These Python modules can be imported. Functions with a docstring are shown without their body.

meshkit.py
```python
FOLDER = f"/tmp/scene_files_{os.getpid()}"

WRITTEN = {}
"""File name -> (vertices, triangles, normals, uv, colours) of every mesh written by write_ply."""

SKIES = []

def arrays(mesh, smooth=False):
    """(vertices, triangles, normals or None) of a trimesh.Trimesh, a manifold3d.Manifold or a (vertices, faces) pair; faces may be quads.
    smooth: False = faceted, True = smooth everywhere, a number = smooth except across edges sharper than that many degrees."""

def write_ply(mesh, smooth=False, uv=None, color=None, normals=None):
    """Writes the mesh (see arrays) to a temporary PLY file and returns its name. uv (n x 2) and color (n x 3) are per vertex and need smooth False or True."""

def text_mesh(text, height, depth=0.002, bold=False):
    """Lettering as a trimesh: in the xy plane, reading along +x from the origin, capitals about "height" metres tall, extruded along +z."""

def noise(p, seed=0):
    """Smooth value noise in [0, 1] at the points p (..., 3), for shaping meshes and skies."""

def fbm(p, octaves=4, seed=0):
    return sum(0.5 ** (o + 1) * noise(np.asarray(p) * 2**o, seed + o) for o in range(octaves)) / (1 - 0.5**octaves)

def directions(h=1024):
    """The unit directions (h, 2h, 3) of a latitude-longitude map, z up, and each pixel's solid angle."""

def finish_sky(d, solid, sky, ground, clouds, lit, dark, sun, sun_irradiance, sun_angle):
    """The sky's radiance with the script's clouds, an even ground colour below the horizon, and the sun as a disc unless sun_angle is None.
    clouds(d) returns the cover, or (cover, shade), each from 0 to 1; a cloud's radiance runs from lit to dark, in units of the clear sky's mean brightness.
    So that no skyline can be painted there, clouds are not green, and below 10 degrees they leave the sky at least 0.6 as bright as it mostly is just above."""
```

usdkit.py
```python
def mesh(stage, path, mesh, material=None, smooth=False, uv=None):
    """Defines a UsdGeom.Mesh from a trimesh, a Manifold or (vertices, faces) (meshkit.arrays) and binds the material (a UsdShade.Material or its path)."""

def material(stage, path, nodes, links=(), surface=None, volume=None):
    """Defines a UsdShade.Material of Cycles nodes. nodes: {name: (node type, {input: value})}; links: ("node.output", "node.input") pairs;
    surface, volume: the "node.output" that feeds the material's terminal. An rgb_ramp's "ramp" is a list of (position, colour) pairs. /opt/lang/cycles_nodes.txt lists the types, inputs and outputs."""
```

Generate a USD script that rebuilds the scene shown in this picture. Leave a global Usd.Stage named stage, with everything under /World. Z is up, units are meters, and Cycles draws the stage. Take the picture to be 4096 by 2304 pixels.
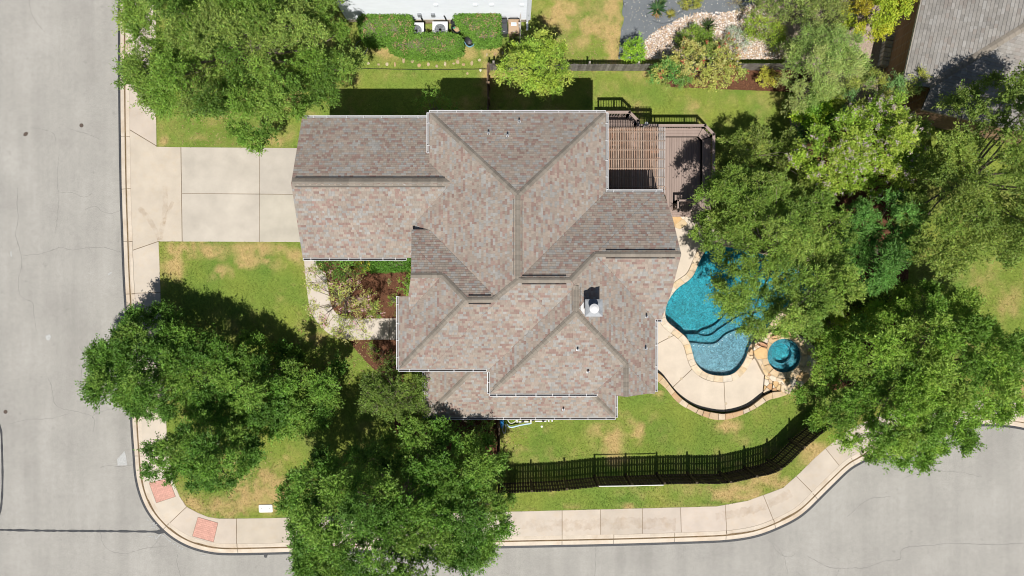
import math, random
import numpy as np, trimesh, shapely, meshkit, usdkit
from shapely.geometry import Polygon, LineString, Point, box as sbox, MultiPoint
from shapely.ops import unary_union, voronoi_diagram
from scipy.spatial import Delaunay, cKDTree
from pxr import Usd, UsdGeom, UsdLux, UsdShade, Gf, Sdf, Vt

stage = Usd.Stage.CreateInMemory()
UsdGeom.SetStageUpAxis(stage, 'Z'); UsdGeom.SetStageMetersPerUnit(stage, 1.0)
UsdGeom.Xform.Define(stage, '/World'); UsdGeom.Scope.Define(stage, '/World/Looks')
H, S, CX, CY = 36.0, 0.0201, 1288.0, 724.5          # drone height, metres per survey unit on the ground, plan centre

# ---------------------------------------------------------------- camera, sky, sun, exposure
cam = UsdGeom.Camera.Define(stage, '/World/camera')
cam.AddTranslateOp().Set(Gf.Vec3d(0, 0, H))
cam.CreateFocalLengthAttr(20.0); cam.CreateHorizontalApertureAttr(20.0 * 2576 * S / H)
cam.CreateVerticalApertureAttr(20.0 * 1449 * S / H); cam.CreateClippingRangeAttr(Gf.Vec2f(0.5, 5000))
cam.CreateExposureAttr(0.16)
EL = math.radians(62.0)
sun = UsdLux.DistantLight.Define(stage, '/World/sun')
sun.CreateIntensityAttr(1.25); sun.CreateAngleAttr(0.5); sun.CreateNormalizeAttr(True); sun.CreateColorAttr(Gf.Vec3f(1.0, 0.965, 0.90))
sun.AddRotateXOp().Set(90 - 62.0)
dome = UsdLux.DomeLight.Define(stage, '/World/sky')
skym = usdkit.material(stage, '/World/Looks/sky_material', {
    'sky': ('sky_texture', {'sky_type': 'single_scattering', 'sun_disc': False, 'sun_elevation': EL, 'sun_rotation': math.pi, 'altitude': 200.0}),
    'bg': ('background_shader', {'strength': 0.05})}, [('sky.color', 'bg.color')], surface='bg.background')
UsdShade.MaterialBindingAPI.Apply(dome.GetPrim()).Bind(skym)

# ---------------------------------------------------------------- helpers
CR = dict(c1=(1100, 400, 1.811), c2=(1900, 400, 1.811), c3=(1500, 1000, 1.932), c4=(2500, 900, 1.61), c5=(1300, 0, 2.147), c6=(2400, 0, 1.9815),
          c7=(1900, 1600, 1.61), c8=(400, 1700, 2.399), c9=(1024, 1000, 3.22), l1=(0, 0, 2.516), l2=(0, 576, 2.516), l3=(0, 1152, 2.516),
          r1=(3072, 0, 2.516), r2=(3072, 576, 2.516), r3=(3072, 1152, 2.516), dk=(2400, 420, 3.294), pe=(1960, 1640, 8.587), kb=(540, 2000, 4.155),
          sp=(2780, 1300, 4.2615), ac=(1640, 40, 5.367), gv=(2480, 0, 4.155))
def cd(k, *pts):
    """points of a survey sheet -> plan units"""
    ox, oy, s = CR[k]; f = 2576 / 4096
    r = [((ox + x / s) * f, (oy + y / s) * f) for x, y in pts]
    return r if len(r) > 1 else r[0]
def W(p, z=0.0):
    k = S * (1 - z / H)
    return np.array([(p[0] - CX) * k, (CY - p[1]) * k])
def WP(pts, z=0.0): return [tuple(W(p, z)) for p in pts]
def PX(x, y, z=0.0):
    k = S * (1 - z / H)
    return x / k + CX, CY - y / k

class MB:
    def __init__(s): s.v, s.f, s.c, s.n = [], [], [], 0
    def add(s, v, f, tint=None):
        v = np.asarray(v, float).reshape(-1, 3); f = np.asarray(f, int)
        if f.shape[1] == 4: f = np.vstack([f[:, [0, 1, 2]], f[:, [0, 2, 3]]])
        s.v.append(v); s.f.append(f + s.n); s.n += len(v)
        t = np.ones(3) if tint is None else np.asarray(tint, float)
        s.c.append(np.broadcast_to(t, (len(v), 3)) if t.ndim == 1 else t)
        return s
    def box(s, x0, y0, z0, x1, y1, z1, tint=None):
        v = [(x, y, z) for z in (z0, z1) for y in (y0, y1) for x in (x0, x1)]
        return s.add(v, [(0, 2, 3, 1), (4, 5, 7, 6), (0, 1, 5, 4), (2, 6, 7, 3), (0, 4, 6, 2), (1, 3, 7, 5)], tint)
    def bar(s, a, b, w, h, tint=None, up=(0, 0, 1)):
        """box from a to b, w wide, h high, centred on the segment"""
        a, b = np.asarray(a, float), np.asarray(b, float); d = b - a; L = np.linalg.norm(d); d = d / L
        u = np.asarray(up, float)
        if abs(d @ u) > .95: u = np.array([1.0, 0, 0])
        r = np.cross(d, u); r /= np.linalg.norm(r); u = np.cross(r, d)
        v = [p + r * i * w / 2 + u * j * h / 2 for p in (a, b) for j in (-1, 1) for i in (-1, 1)]
        return s.add(v, [(0, 2, 3, 1), (4, 5, 7, 6), (0, 1, 5, 4), (2, 6, 7, 3), (0, 4, 6, 2), (1, 3, 7, 5)], tint)
    def tube(s, pts, r, n=8, tint=None, caps=True):
        pts = np.asarray(pts, float); m = len(pts); r = np.broadcast_to(np.asarray(r, float), (m,))
        t = np.gradient(pts, axis=0); t /= np.maximum(np.linalg.norm(t, axis=1, keepdims=True), 1e-9)
        ref = np.array([0, 0, 1.0]) if abs(t[:, 2]).mean() < .8 else np.array([1.0, 0, 0])
        a = np.cross(t, ref); a /= np.maximum(np.linalg.norm(a, axis=1, keepdims=True), 1e-9); b = np.cross(t, a)
        th = np.arange(n) * 2 * np.pi / n
        v = (pts[:, None] + r[:, None, None] * (np.cos(th)[None, :, None] * a[:, None] + np.sin(th)[None, :, None] * b[:, None])).reshape(-1, 3)
        i, j = np.meshgrid(np.arange(m - 1), np.arange(n), indexing='ij'); j2 = (j + 1) % n
        f = np.stack([i * n + j, i * n + j2, (i + 1) * n + j2, (i + 1) * n + j], -1).reshape(-1, 4)
        s.add(v, f, tint)
        if caps:
            for k in (0, m - 1):
                ring = v[k * n:(k + 1) * n]
                s.add(np.vstack([ring, pts[k]]), [(q, (q + 1) % n, n) if k else ((q + 1) % n, q, n) for q in range(n)], tint)
        return s
    def lathe(s, prof, c, n=24, tint=None):
        """prof: (r, z) pairs"""
        th = np.arange(n) * 2 * np.pi / n; m = len(prof)
        v = np.array([(c[0] + r * math.cos(a), c[1] + r * math.sin(a), c[2] + z) for r, z in prof for a in th])
        f = [(i * n + j, i * n + (j + 1) % n, (i + 1) * n + (j + 1) % n, (i + 1) * n + j) for i in range(m - 1) for j in range(n)]
        return s.add(v, f, tint)
    def prism(s, poly, z0, z1, tint=None, bottom=False, zf=None, bev=0.0):
        """extruded shapely polygon; zf(x, y): height of the top added to z1"""
        for g in getattr(poly, 'geoms', [poly]):
            if g.geom_type != 'Polygon' or g.area < 1e-6: continue
            top = g
            if bev:
                top = g.buffer(-bev, join_style=2)
                if top.geom_type != 'Polygon' or top.is_empty: top = g; 
            try: v, f = trimesh.creation.triangulate_polygon(top, engine='earcut')
            except Exception: continue
            zt = np.full(len(v), z1) + (0 if zf is None else zf(v[:, 0], v[:, 1]))
            s.add(np.column_stack([v, zt]), f, tint)
            if bottom: s.add(np.column_stack([v, np.full(len(v), z0)]), f[:, ::-1], tint)
            for ring in [g.exterior, *g.interiors]:
                r = np.array(ring.coords)[:-1]; n = len(r)
                if ring is g.exterior and not ring.is_ccw: r = r[::-1]
                if ring is not g.exterior and ring.is_ccw: r = r[::-1]
                zt = np.full(n, z1) + (0 if zf is None else zf(r[:, 0], r[:, 1]))
                zs = zt - bev
                i = np.arange(n); j = (i + 1) % n
                s.add(np.vstack([np.column_stack([r, np.full(n, z0)]), np.column_stack([r, zs])]), np.stack([i, j, n + j, n + i], 1), tint)
            if bev and top is not g:
                a = np.array(g.exterior.coords)[:-1]; b = np.array(top.exterior.coords)[:-1]
                if len(a) == len(b):
                    if not g.exterior.is_ccw: a = a[::-1]
                    if not top.exterior.is_ccw: b = b[::-1]
                    k = np.argmin(((b - a[0]) ** 2).sum(1)); b = np.roll(b, -k, axis=0); n = len(a); i = np.arange(n); j = (i + 1) % n
                    s.add(np.vstack([np.column_stack([a, np.full(n, z1 - bev)]), np.column_stack([b, np.full(n, z1)])]), np.stack([i, j, n + j, n + i], 1), tint)
        return s
    def ball(s, c, r, sub=1, tint=None, seed=0, rough=0.0, sq=(1, 1, 1)):
        m = trimesh.creation.icosphere(sub, 1.0); v = np.array(m.vertices)
        if rough: v = v * (1 + rough * (2 * meshkit.noise(v * 1.7 + 10, seed) - 1)[:, None])
        return s.add(v * np.asarray(sq) * r + np.asarray(c), m.faces, tint)

USED = {}
def uniq(parent, name):
    k = (parent, name); n = USED.get(k, 0); USED[k] = n + 1
    return f'{parent}/{name}' if n == 0 else f'{parent}/{name}_{n:03d}'
def tag(path, label=None, cat=None, group=None, kind=None):
    p = stage.GetPrimAtPath(path)
    for k, v in (('label', label), ('category', cat), ('group', group), ('kind', kind)):
        if v: p.SetCustomDataByKey(k, v)
def put(name, mb, mat, parent='/World', label=None, cat=None, group=None, kind=None, smooth=False, tint=False):
    path = uniq(parent, name)
    v, f, c = np.vstack(mb.v), np.vstack(mb.f), np.vstack(mb.c)
    m = UsdGeom.Mesh.Define(stage, path)
    nrm = None
    if smooth:
        key = np.round(v, 5); _, first, inv = np.unique(key, axis=0, return_index=True, return_inverse=True); inv = inv.ravel()
        fv = v[f]; fn = np.cross(fv[:, 1] - fv[:, 0], fv[:, 2] - fv[:, 0])
        lim = math.cos(math.radians(smooth)); fu = fn / np.maximum(np.linalg.norm(fn, axis=1, keepdims=True), 1e-12)
        cf = inv[f]                                  # welded corners; average the faces within the angle, per corner
        order = np.argsort(cf.ravel(), kind='stable'); nv = np.zeros((len(f) * 3, 3)); face_of = np.repeat(np.arange(len(f)), 3)
        cs = cf.ravel()[order]; cuts = np.flatnonzero(np.diff(cs)) + 1
        for grp in np.split(order, cuts):
            fs = face_of[grp]; ok = (fu[fs] @ fu[fs].T) > lim
            nv[grp] = ok @ fn[fs]
        nrm = nv / np.maximum(np.linalg.norm(nv, axis=1, keepdims=True), 1e-12)
    m.CreatePointsAttr(Vt.Vec3fArray.FromNumpy(v.astype(np.float32)))
    m.CreateFaceVertexCountsAttr(Vt.IntArray.FromNumpy(np.full(len(f), 3, np.int32)))
    m.CreateFaceVertexIndicesAttr(Vt.IntArray.FromNumpy(f.astype(np.int32).ravel()))
    m.CreateSubdivisionSchemeAttr('none')
    if nrm is not None:
        m.CreateNormalsAttr(Vt.Vec3fArray.FromNumpy(nrm.astype(np.float32))); m.SetNormalsInterpolation('faceVarying')
    if tint:
        UsdGeom.PrimvarsAPI(m).CreatePrimvar('tint', Sdf.ValueTypeNames.Color3fArray, 'vertex').Set(Vt.Vec3fArray.FromNumpy(c.astype(np.float32)))
    UsdShade.MaterialBindingAPI.Apply(m.GetPrim()).Bind(MATS[mat])
    tag(path, label, cat, group, kind)
    return path
def thing(name, label=None, cat=None, group=None, kind=None):
    path = uniq('/World', name); UsdGeom.Xform.Define(stage, path); tag(path, label, cat, group, kind); return path

# ---------------------------------------------------------------- materials
MATS = {}
def material(name, color=None, rough=.85, spec=.3, layers=(), bump=None, metal=0.0, extra=None, translucent=0.0, mult=None):
    """color None: the mesh's own tint. layers: (noise scale, low, high, detail, (ramp lo, ramp hi), stretch) multiply it; bump: (scale, strength, distance)"""
    nodes = {'p': ('principled_bsdf', {'roughness': rough, 'specular_ior_level': spec, 'metallic': metal}), 'g': ('geometry', {})}
    links = []
    if color is None: nodes['c'] = ('attribute', {'attribute': 'tint'}); cur = 'c.color'
    else: nodes['c'] = ('color', {'value': color}); cur = 'c.color'
    for i, l in enumerate(layers):
        sc, lo, hi = l[0], l[1], l[2]; det = l[3] if len(l) > 3 else 4; rl = l[4] if len(l) > 4 else (.3, .7); st = l[5] if len(l) > 5 else (1, 1, 1)
        lo = (lo,) * 3 if np.ndim(lo) == 0 else lo; hi = (hi,) * 3 if np.ndim(hi) == 0 else hi
        nodes[f'm{i}'] = ('mapping', {'scale': st}); nodes[f'n{i}'] = ('noise_texture', {'scale': sc, 'detail': det, 'roughness': .6})
        nodes[f'r{i}'] = ('rgb_ramp', {'ramp': [(rl[0], lo), (rl[1], hi)]}); nodes[f'x{i}'] = ('mix', {'mix_type': 'multiply', 'fac': 1.0})
        links += [('g.position', f'm{i}.vector'), (f'm{i}.vector', f'n{i}.vector'), (f'n{i}.fac', f'r{i}.fac'), (cur, f'x{i}.color1'), (f'r{i}.color', f'x{i}.color2')]
        cur = f'x{i}.color'
    links.append((cur, 'p.base_color'))
    if bump:
        nodes['bn'] = ('noise_texture', {'scale': bump[0], 'detail': 4, 'roughness': .65}); nodes['b'] = ('bump', {'strength': bump[1], 'distance': bump[2]})
        links += [('g.position', 'bn.vector'), ('bn.fac', 'b.height'), ('b.normal', 'p.normal')]
    out = 'p.BSDF'
    if translucent:
        nodes['t'] = ('translucent_bsdf', {}); nodes['mx'] = ('mix_closure', {'fac': translucent})
        links += [(cur, 't.color'), ('p.BSDF', 'mx.closure1'), ('t.BSDF', 'mx.closure2')]; out = 'mx.closure'
    MATS[name] = usdkit.material(stage, f'/World/Looks/{name}_material', nodes, links, surface=out)
    return name
material('asphalt', (.35, .335, .308), .9, .2, [(80, .74, 1.22, 3), (20, .90, 1.08, 4), (4.5, .94, 1.05, 5), (.35, .88, 1.07, 4), (1.1, .92, 1.05, 4, (.35, .65), (1, .08, 1)), (2.3, .86, 1.0, 4, (.27, .36))], (160, .5, .01))
material('tar', (.035, .036, .04), .6, .4, [(14, .7, 1.5, 4)], (40, .4, .01))
material('crack', (.21, .20, .19), .95, .1, [(6, .6, 1.25, 3)])
material('chalk', (.50, .50, .49), .95, .1, [(60, .62, 1.0, 4, (.4, .6))])
material('concrete', None, .88, .2, [(1.1, .89, 1.05, 5), (.3, .95, 1.04, 3), (45, .95, 1.05, 4), (3.0, (1, .97, .92), (1, 1, 1), 5, (.25, .5))], (80, .25, .01))
material('concrete_grey', None, .88, .2, [(.9, .86, 1.07, 5), (.35, .95, 1.05, 3), (45, .95, 1.05, 4)], (80, .25, .01))
material('gutter_concrete', (.55, .475, .39), .88, .2, [(1.6, .88, 1.05, 5), (14, .95, 1.04, 4), (.8, (.95, .88, .8), (1, 1, 1), 4, (.25, .5), (1, 1, 1))], (70, .3, .01))
material('soil', (.17, .12, .07), .95, .1, [(3, .7, 1.2, 5), (40, .7, 1.3, 3)], (30, .6, .02))
material('lawn', None, .95, .1, [(38, .72, 1.22, 4), (7, .86, 1.12, 4)], (55, .9, .03))
material('grass', None, .7, .2, [], None, translucent=.25)
material('leaf', None, .55, .3, [], None, translucent=.30)
material('bark', (.20, .165, .125), .9, .2, [(12, .6, 1.25, 5)], (30, .7, .02))
material('mulch', (.125, .058, .034), .95, .1, [(24, .5, 1.5, 4), (2, .85, 1.15, 3)], (40, .9, .03))
material('chips', None, .9, .2)
material('gravel', (.158, .172, .186), .95, .15, [(70, .6, 1.4, 3), (2.5, .92, 1.08, 4)], (90, .8, .02))
material('riverbed', (.42, .33, .27), .95, .15, [(26, .45, 1.35, 3), (5, .9, 1.1, 3)], (40, .9, .03))
material('pebbles', None, .75, .3, [(40, .85, 1.12, 3)])
material('shingle', None, .92, .15, [(120, .84, 1.14, 3), (9, .94, 1.06, 3), (.7, .90, 1.06, 5)], (160, .3, .008))
material('ridge', (.235, .208, .175), .92, .15, [(60, .86, 1.12, 3), (3, .9, 1.08, 3)], (160, .3, .008))
material('underlay', (.10, .09, .08), .95, .1)
material('white_metal', (.66, .66, .67), .45, .4, [(2.5, .93, 1.02, 3)])
material('galvanised', (.24, .255, .275), .55, .5, [(5, .75, 1.12, 4)], metal=.12)
material('black_rubber', (.015, .015, .016), .6, .4)
material('wall_paint', (.46, .40, .33), .85, .2, [(1.2, .94, 1.04, 4)])
material('white_siding', (.73, .765, .82), .6, .3, [(1.4, .95, 1.02, 4, (.3, .7), (1, 1, 3)), (18, .98, 1.01, 3)])
material('tan_base', (.42, .36, .28), .9, .2, [(6, .8, 1.1, 4)])
material('glass_dark', (.03, .04, .05), .08, .6)
material('deck_wood', None, .8, .25, [(3, .88, 1.08, 4, (.3, .7), (6, .5, 1)), (60, .92, 1.06, 3)], (40, .2, .006))
material('cedar', None, .75, .25, [(5, .78, 1.15, 4), (50, .9, 1.08, 3)])
material('dark_wood', None, .85, .2, [(6, .7, 1.2, 4), (40, .85, 1.1, 3)], (40, .3, .006))
material('grey_wood', None, .9, .15, [(5, .65, 1.15, 5), (45, .85, 1.1, 3)], (40, .35, .006))
material('stone', None, .85, .25, [(5, .82, 1.10, 5), (1.8, (.98, .9, .78), (1.02, 1.02, 1.03), 3), (40, .92, 1.06, 3)], (14, .5, .015))
material('deck_concrete', (.57, .49, .40), .88, .2, [(1.6, .92, 1.05, 5), (.5, .97, 1.03, 3), (60, .94, 1.05, 3)], (60, .3, .01))
material('coping_joint', (.46, .38, .28), .95, .1)
material('retaining', (.11, .085, .06), .95, .1, [(7, .7, 1.2, 4)])
material('plastic', None, .45, .4)
material('brick_pad', None, .88, .2, [(30, .9, 1.08, 3)])
material('iron', (.10, .075, .062), .85, .3, [(20, .75, 1.2, 3)])
material('paint_white', (.74, .73, .70), .8, .2, [(8, .92, 1.03, 4)])
for nm, col in (('plaster_caustics', (.028, .225, .275)), ('plaster_step_caustics', (.042, .19, .24)), ('plaster_ledge_caustics', (.12, .225, .275))):  # ripple caustics and water-depth tint are painted into the plaster colour
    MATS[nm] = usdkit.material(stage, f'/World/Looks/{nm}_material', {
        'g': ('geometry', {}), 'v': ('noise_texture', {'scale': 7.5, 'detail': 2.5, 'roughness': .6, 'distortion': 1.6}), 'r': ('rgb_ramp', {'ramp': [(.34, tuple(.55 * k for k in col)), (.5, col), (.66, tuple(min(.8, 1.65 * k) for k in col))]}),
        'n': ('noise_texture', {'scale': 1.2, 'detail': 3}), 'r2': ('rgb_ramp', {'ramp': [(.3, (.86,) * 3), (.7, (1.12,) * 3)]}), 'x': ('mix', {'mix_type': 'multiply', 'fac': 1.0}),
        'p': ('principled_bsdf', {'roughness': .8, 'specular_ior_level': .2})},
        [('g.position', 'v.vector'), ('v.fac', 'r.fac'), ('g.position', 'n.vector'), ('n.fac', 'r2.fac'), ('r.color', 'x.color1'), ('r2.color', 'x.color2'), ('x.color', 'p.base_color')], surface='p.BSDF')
MATS['water'] = usdkit.material(stage, '/World/Looks/water_material', {
    'g': ('geometry', {}), 'n': ('noise_texture', {'scale': 6.5, 'detail': 3, 'roughness': .55, 'distortion': .4}), 'b': ('bump', {'strength': 1.0, 'distance': .07}),
    'tr': ('transparent_bsdf', {'color': (.86, .97, .985)}), 'gl': ('glossy_bsdf', {'roughness': .05, 'color': (1, 1, 1)}), 'f': ('fresnel', {'IOR': 1.33}), 'mx': ('mix_closure', {})},
    [('g.position', 'n.vector'), ('n.fac', 'b.height'), ('b.normal', 'gl.normal'), ('f.fac', 'mx.fac'), ('tr.BSDF', 'mx.closure1'), ('gl.BSDF', 'mx.closure2')], surface='mx.closure')
MATS['brickwork'] = usdkit.material(stage, '/World/Looks/brickwork_material', {
    'tc': ('texture_coordinate', {}), 'mp': ('mapping', {'rotation': (math.pi / 2, 0, 0)}),
    'b': ('brick_texture', {'scale': 1.0, 'brick_width': .21, 'row_height': .075, 'mortar_size': .008, 'color1': (.23, .115, .05), 'color2': (.32, .18, .085), 'mortar': (.30, .25, .19)}),
    'p': ('principled_bsdf', {'roughness': .9})}, [('tc.object', 'mp.vector'), ('mp.vector', 'b.vector'), ('b.color', 'p.base_color')], surface='p.BSDF')
MATS['rust_stain'] = usdkit.material(stage, '/World/Looks/rust_stain_material', {
    'g': ('geometry', {}), 'n': ('noise_texture', {'scale': 2.6, 'detail': 5, 'roughness': .65}), 'r': ('rgb_ramp', {'ramp': [(.38, (0, 0, 0)), (.8, (.24, .24, .24))]}),
    'd': ('diffuse_bsdf', {'color': (.36, .23, .12)}), 't': ('transparent_bsdf', {}), 'm': ('mix_closure', {})},
    [('g.position', 'n.vector'), ('n.fac', 'r.fac'), ('r.color', 'm.fac'), ('t.BSDF', 'm.closure1'), ('d.BSDF', 'm.closure2')], surface='m.closure')
rng = np.random.default_rng(7)
# ================================================================ THE SETTING
K = [(300, -900), (300, -300), (299, 0), (299, 90), (299.5, 250), (301, 362), (303, 480), (307, 600), (312, 724), (319.5, 832), (326, 960), (330, 1069), (335.5, 1148), (339.4, 1195), (348.5, 1237), (364, 1276), (382.6, 1305),
     (406, 1331), (435, 1355), (474, 1376), (508, 1387), (540, 1393), (592, 1395), (731, 1392), (900, 1388), (1100, 1382), (1257, 1377.5), (1546, 1371.5), (1773, 1364.5), (1835, 1361), (1902, 1350), (1960, 1328.6),
     (2015, 1299), (2062, 1256), (2109, 1209.5), (2144, 1178), (2172, 1162), (2225, 1128), (2300, 1096), (2380, 1077), (2440, 1071.5), (2490, 1070.7), (2532, 1073), (2576, 1080), (2700, 1110), (3300, 1200)]
def smooth_line(pts, step=.12, close=False):
    p = np.array(pts, float)
    if close: p = np.vstack([p[-2:], p, p[:3]])
    from scipy.interpolate import PchipInterpolator, CubicSpline
    t = np.concatenate([[0], np.cumsum(np.maximum(np.linalg.norm(np.diff(p, axis=0), axis=1), 1e-6) ** .5)])
    cs = CubicSpline(t, p, bc_type='natural')
    a, b = (t[2], t[-3]) if close else (t[0], t[-1])
    n = int(max(8, np.linalg.norm(np.diff(p, axis=0), axis=1).sum() / step))
    q = cs(np.linspace(a, b, n, endpoint=not close))
    return q
Kw = np.array(WP(K)); Kline = LineString(smooth_line(Kw[1:-1], .25))
kpts = [tuple(Kw[0])] + list(Kline.coords) + [tuple(Kw[-1])]
YARD = Polygon(kpts + [(110, -8), (110, 110), (Kw[0][0], 110)]).buffer(0)
near = Kline.buffer(3.2, cap_style=2)
u = S
def band(a, b): return YARD.buffer(-a * u, join_style=1).difference(YARD.buffer(-b * u, join_style=1)).intersection(near).buffer(0)
SI = [(396, -900), (396, 0), (396, 300), (397, 368), (402, 608), (406, 712), (408, 765), (412, 900), (422.6, 1087), (431, 1160), (440, 1212), (455, 1247.6), (472, 1272.6), (500.6, 1288), (527, 1298.6), (553, 1302.5), (597.6, 1302.5), (676, 1301.3),
      (900, 1296), (1265, 1285.6), (1609, 1276.9), (1800, 1272), (1878, 1258), (1937, 1236.8), (1968, 1225), (2007.5, 1190), (2046.5, 1151), (2078, 1123.5), (2140, 1075), (2230, 1036), (2330, 1012), (2430, 1003), (2520, 1004), (2576, 1010), (2700, 1030), (3300, 1120)]
INNER = Polygon(WP(SI) + [(108, -5), (108, 108), (W(SI[0])[0], 108)]).buffer(0)

pool_px = cd('c4', (530, 160), (480, 230), (440, 320), (400, 362), (345, 400), (305, 445), (272, 500), (258, 556), (266, 612), (320, 664), (385, 718), (418, 770), (440, 850), (468, 908), (515, 948), (570, 967), (640, 971), (702, 955), (748, 910), (778, 858), (797, 800), (818, 755), (852, 715), (900, 690),
             (960, 600), (1050, 520), (1150, 440), (1225, 350), (1200, 270), (1050, 225), (900, 190), (760, 160), (640, 140))
POOL = Polygon(smooth_line(WP(pool_px, .14), .12, True)).buffer(0)
spa_c, spa_r = W(cd('sp', (1525, 522)), .45), 290 / 4.2615 * .62891 * S * (1 - .45 / H)
SPA = Point(spa_c).buffer(spa_r, 32)
HOLES = unary_union([POOL.buffer(.05), SPA.buffer(.05)])

g = MB().prism(sbox(-700, -700, 700, 700).difference(sbox(-60, -60, 105, 105)), -.31, -.30); put('ground', g, 'soil', kind='structure')
yard = MB().prism(YARD.buffer(-.3).intersection(sbox(-60, -60, 106, 106)).difference(HOLES), -.02, .085); put('soil', yard, 'soil', kind='structure')
put('road', MB().prism(sbox(-90, -70, 110, 110).difference(YARD.buffer(-2 * u)), -.02, 0.0), 'asphalt', kind='structure')

# tar seal along the gutter and across the street
tar = band(-2.2, 4).buffer(0)
tb = MB().prism(tar, -.005, .006)
def ribbon(pts, w, mb, z, jit=0, seed=0, tint=None):
    p = np.array(pts, float); r = np.random.default_rng(seed)
    d = np.gradient(p, axis=0); d /= np.maximum(np.linalg.norm(d, axis=1, keepdims=True), 1e-9); n = np.column_stack([-d[:, 1], d[:, 0]])
    ww = w / 2 * (1 + jit * r.uniform(-1, 1, (len(p), 1)))
    v = np.vstack([np.column_stack([p + n * ww, np.full(len(p), z)]), np.column_stack([p - n * ww, np.full(len(p), z)])]); m = len(p)
    mb.add(v, [(i, m + i, m + i + 1, i + 1) for i in range(m - 1)], tint)
ribbon(smooth_line(WP([(-120, 1331), (0, 1333), (120, 1335), (260, 1336), (395, 1337.5)]), .15), .10, tb, .007, .35, 1)
tb.prism(Polygon(WP(cd('kb', (330, 545), (375, 500), (420, 488), (470, 505), (500, 545), (470, 555), (390, 568)))), .0, .009)
tb.prism(Polygon(WP(cd('kb', (2140, 900), (2150, 955), (2185, 962), (2205, 915), (2225, 885), (2180, 880)))), .0, .009)
ribbon(smooth_line(WP([(-6, 1060), (2, 1080), (5, 1130), (6.5, 1190), (5, 1250), (0, 1290), (-8, 1310)]), .15), .10, tb, .006, .2, 2)
put('tar_seal', tb, 'tar', kind='structure')

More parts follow.
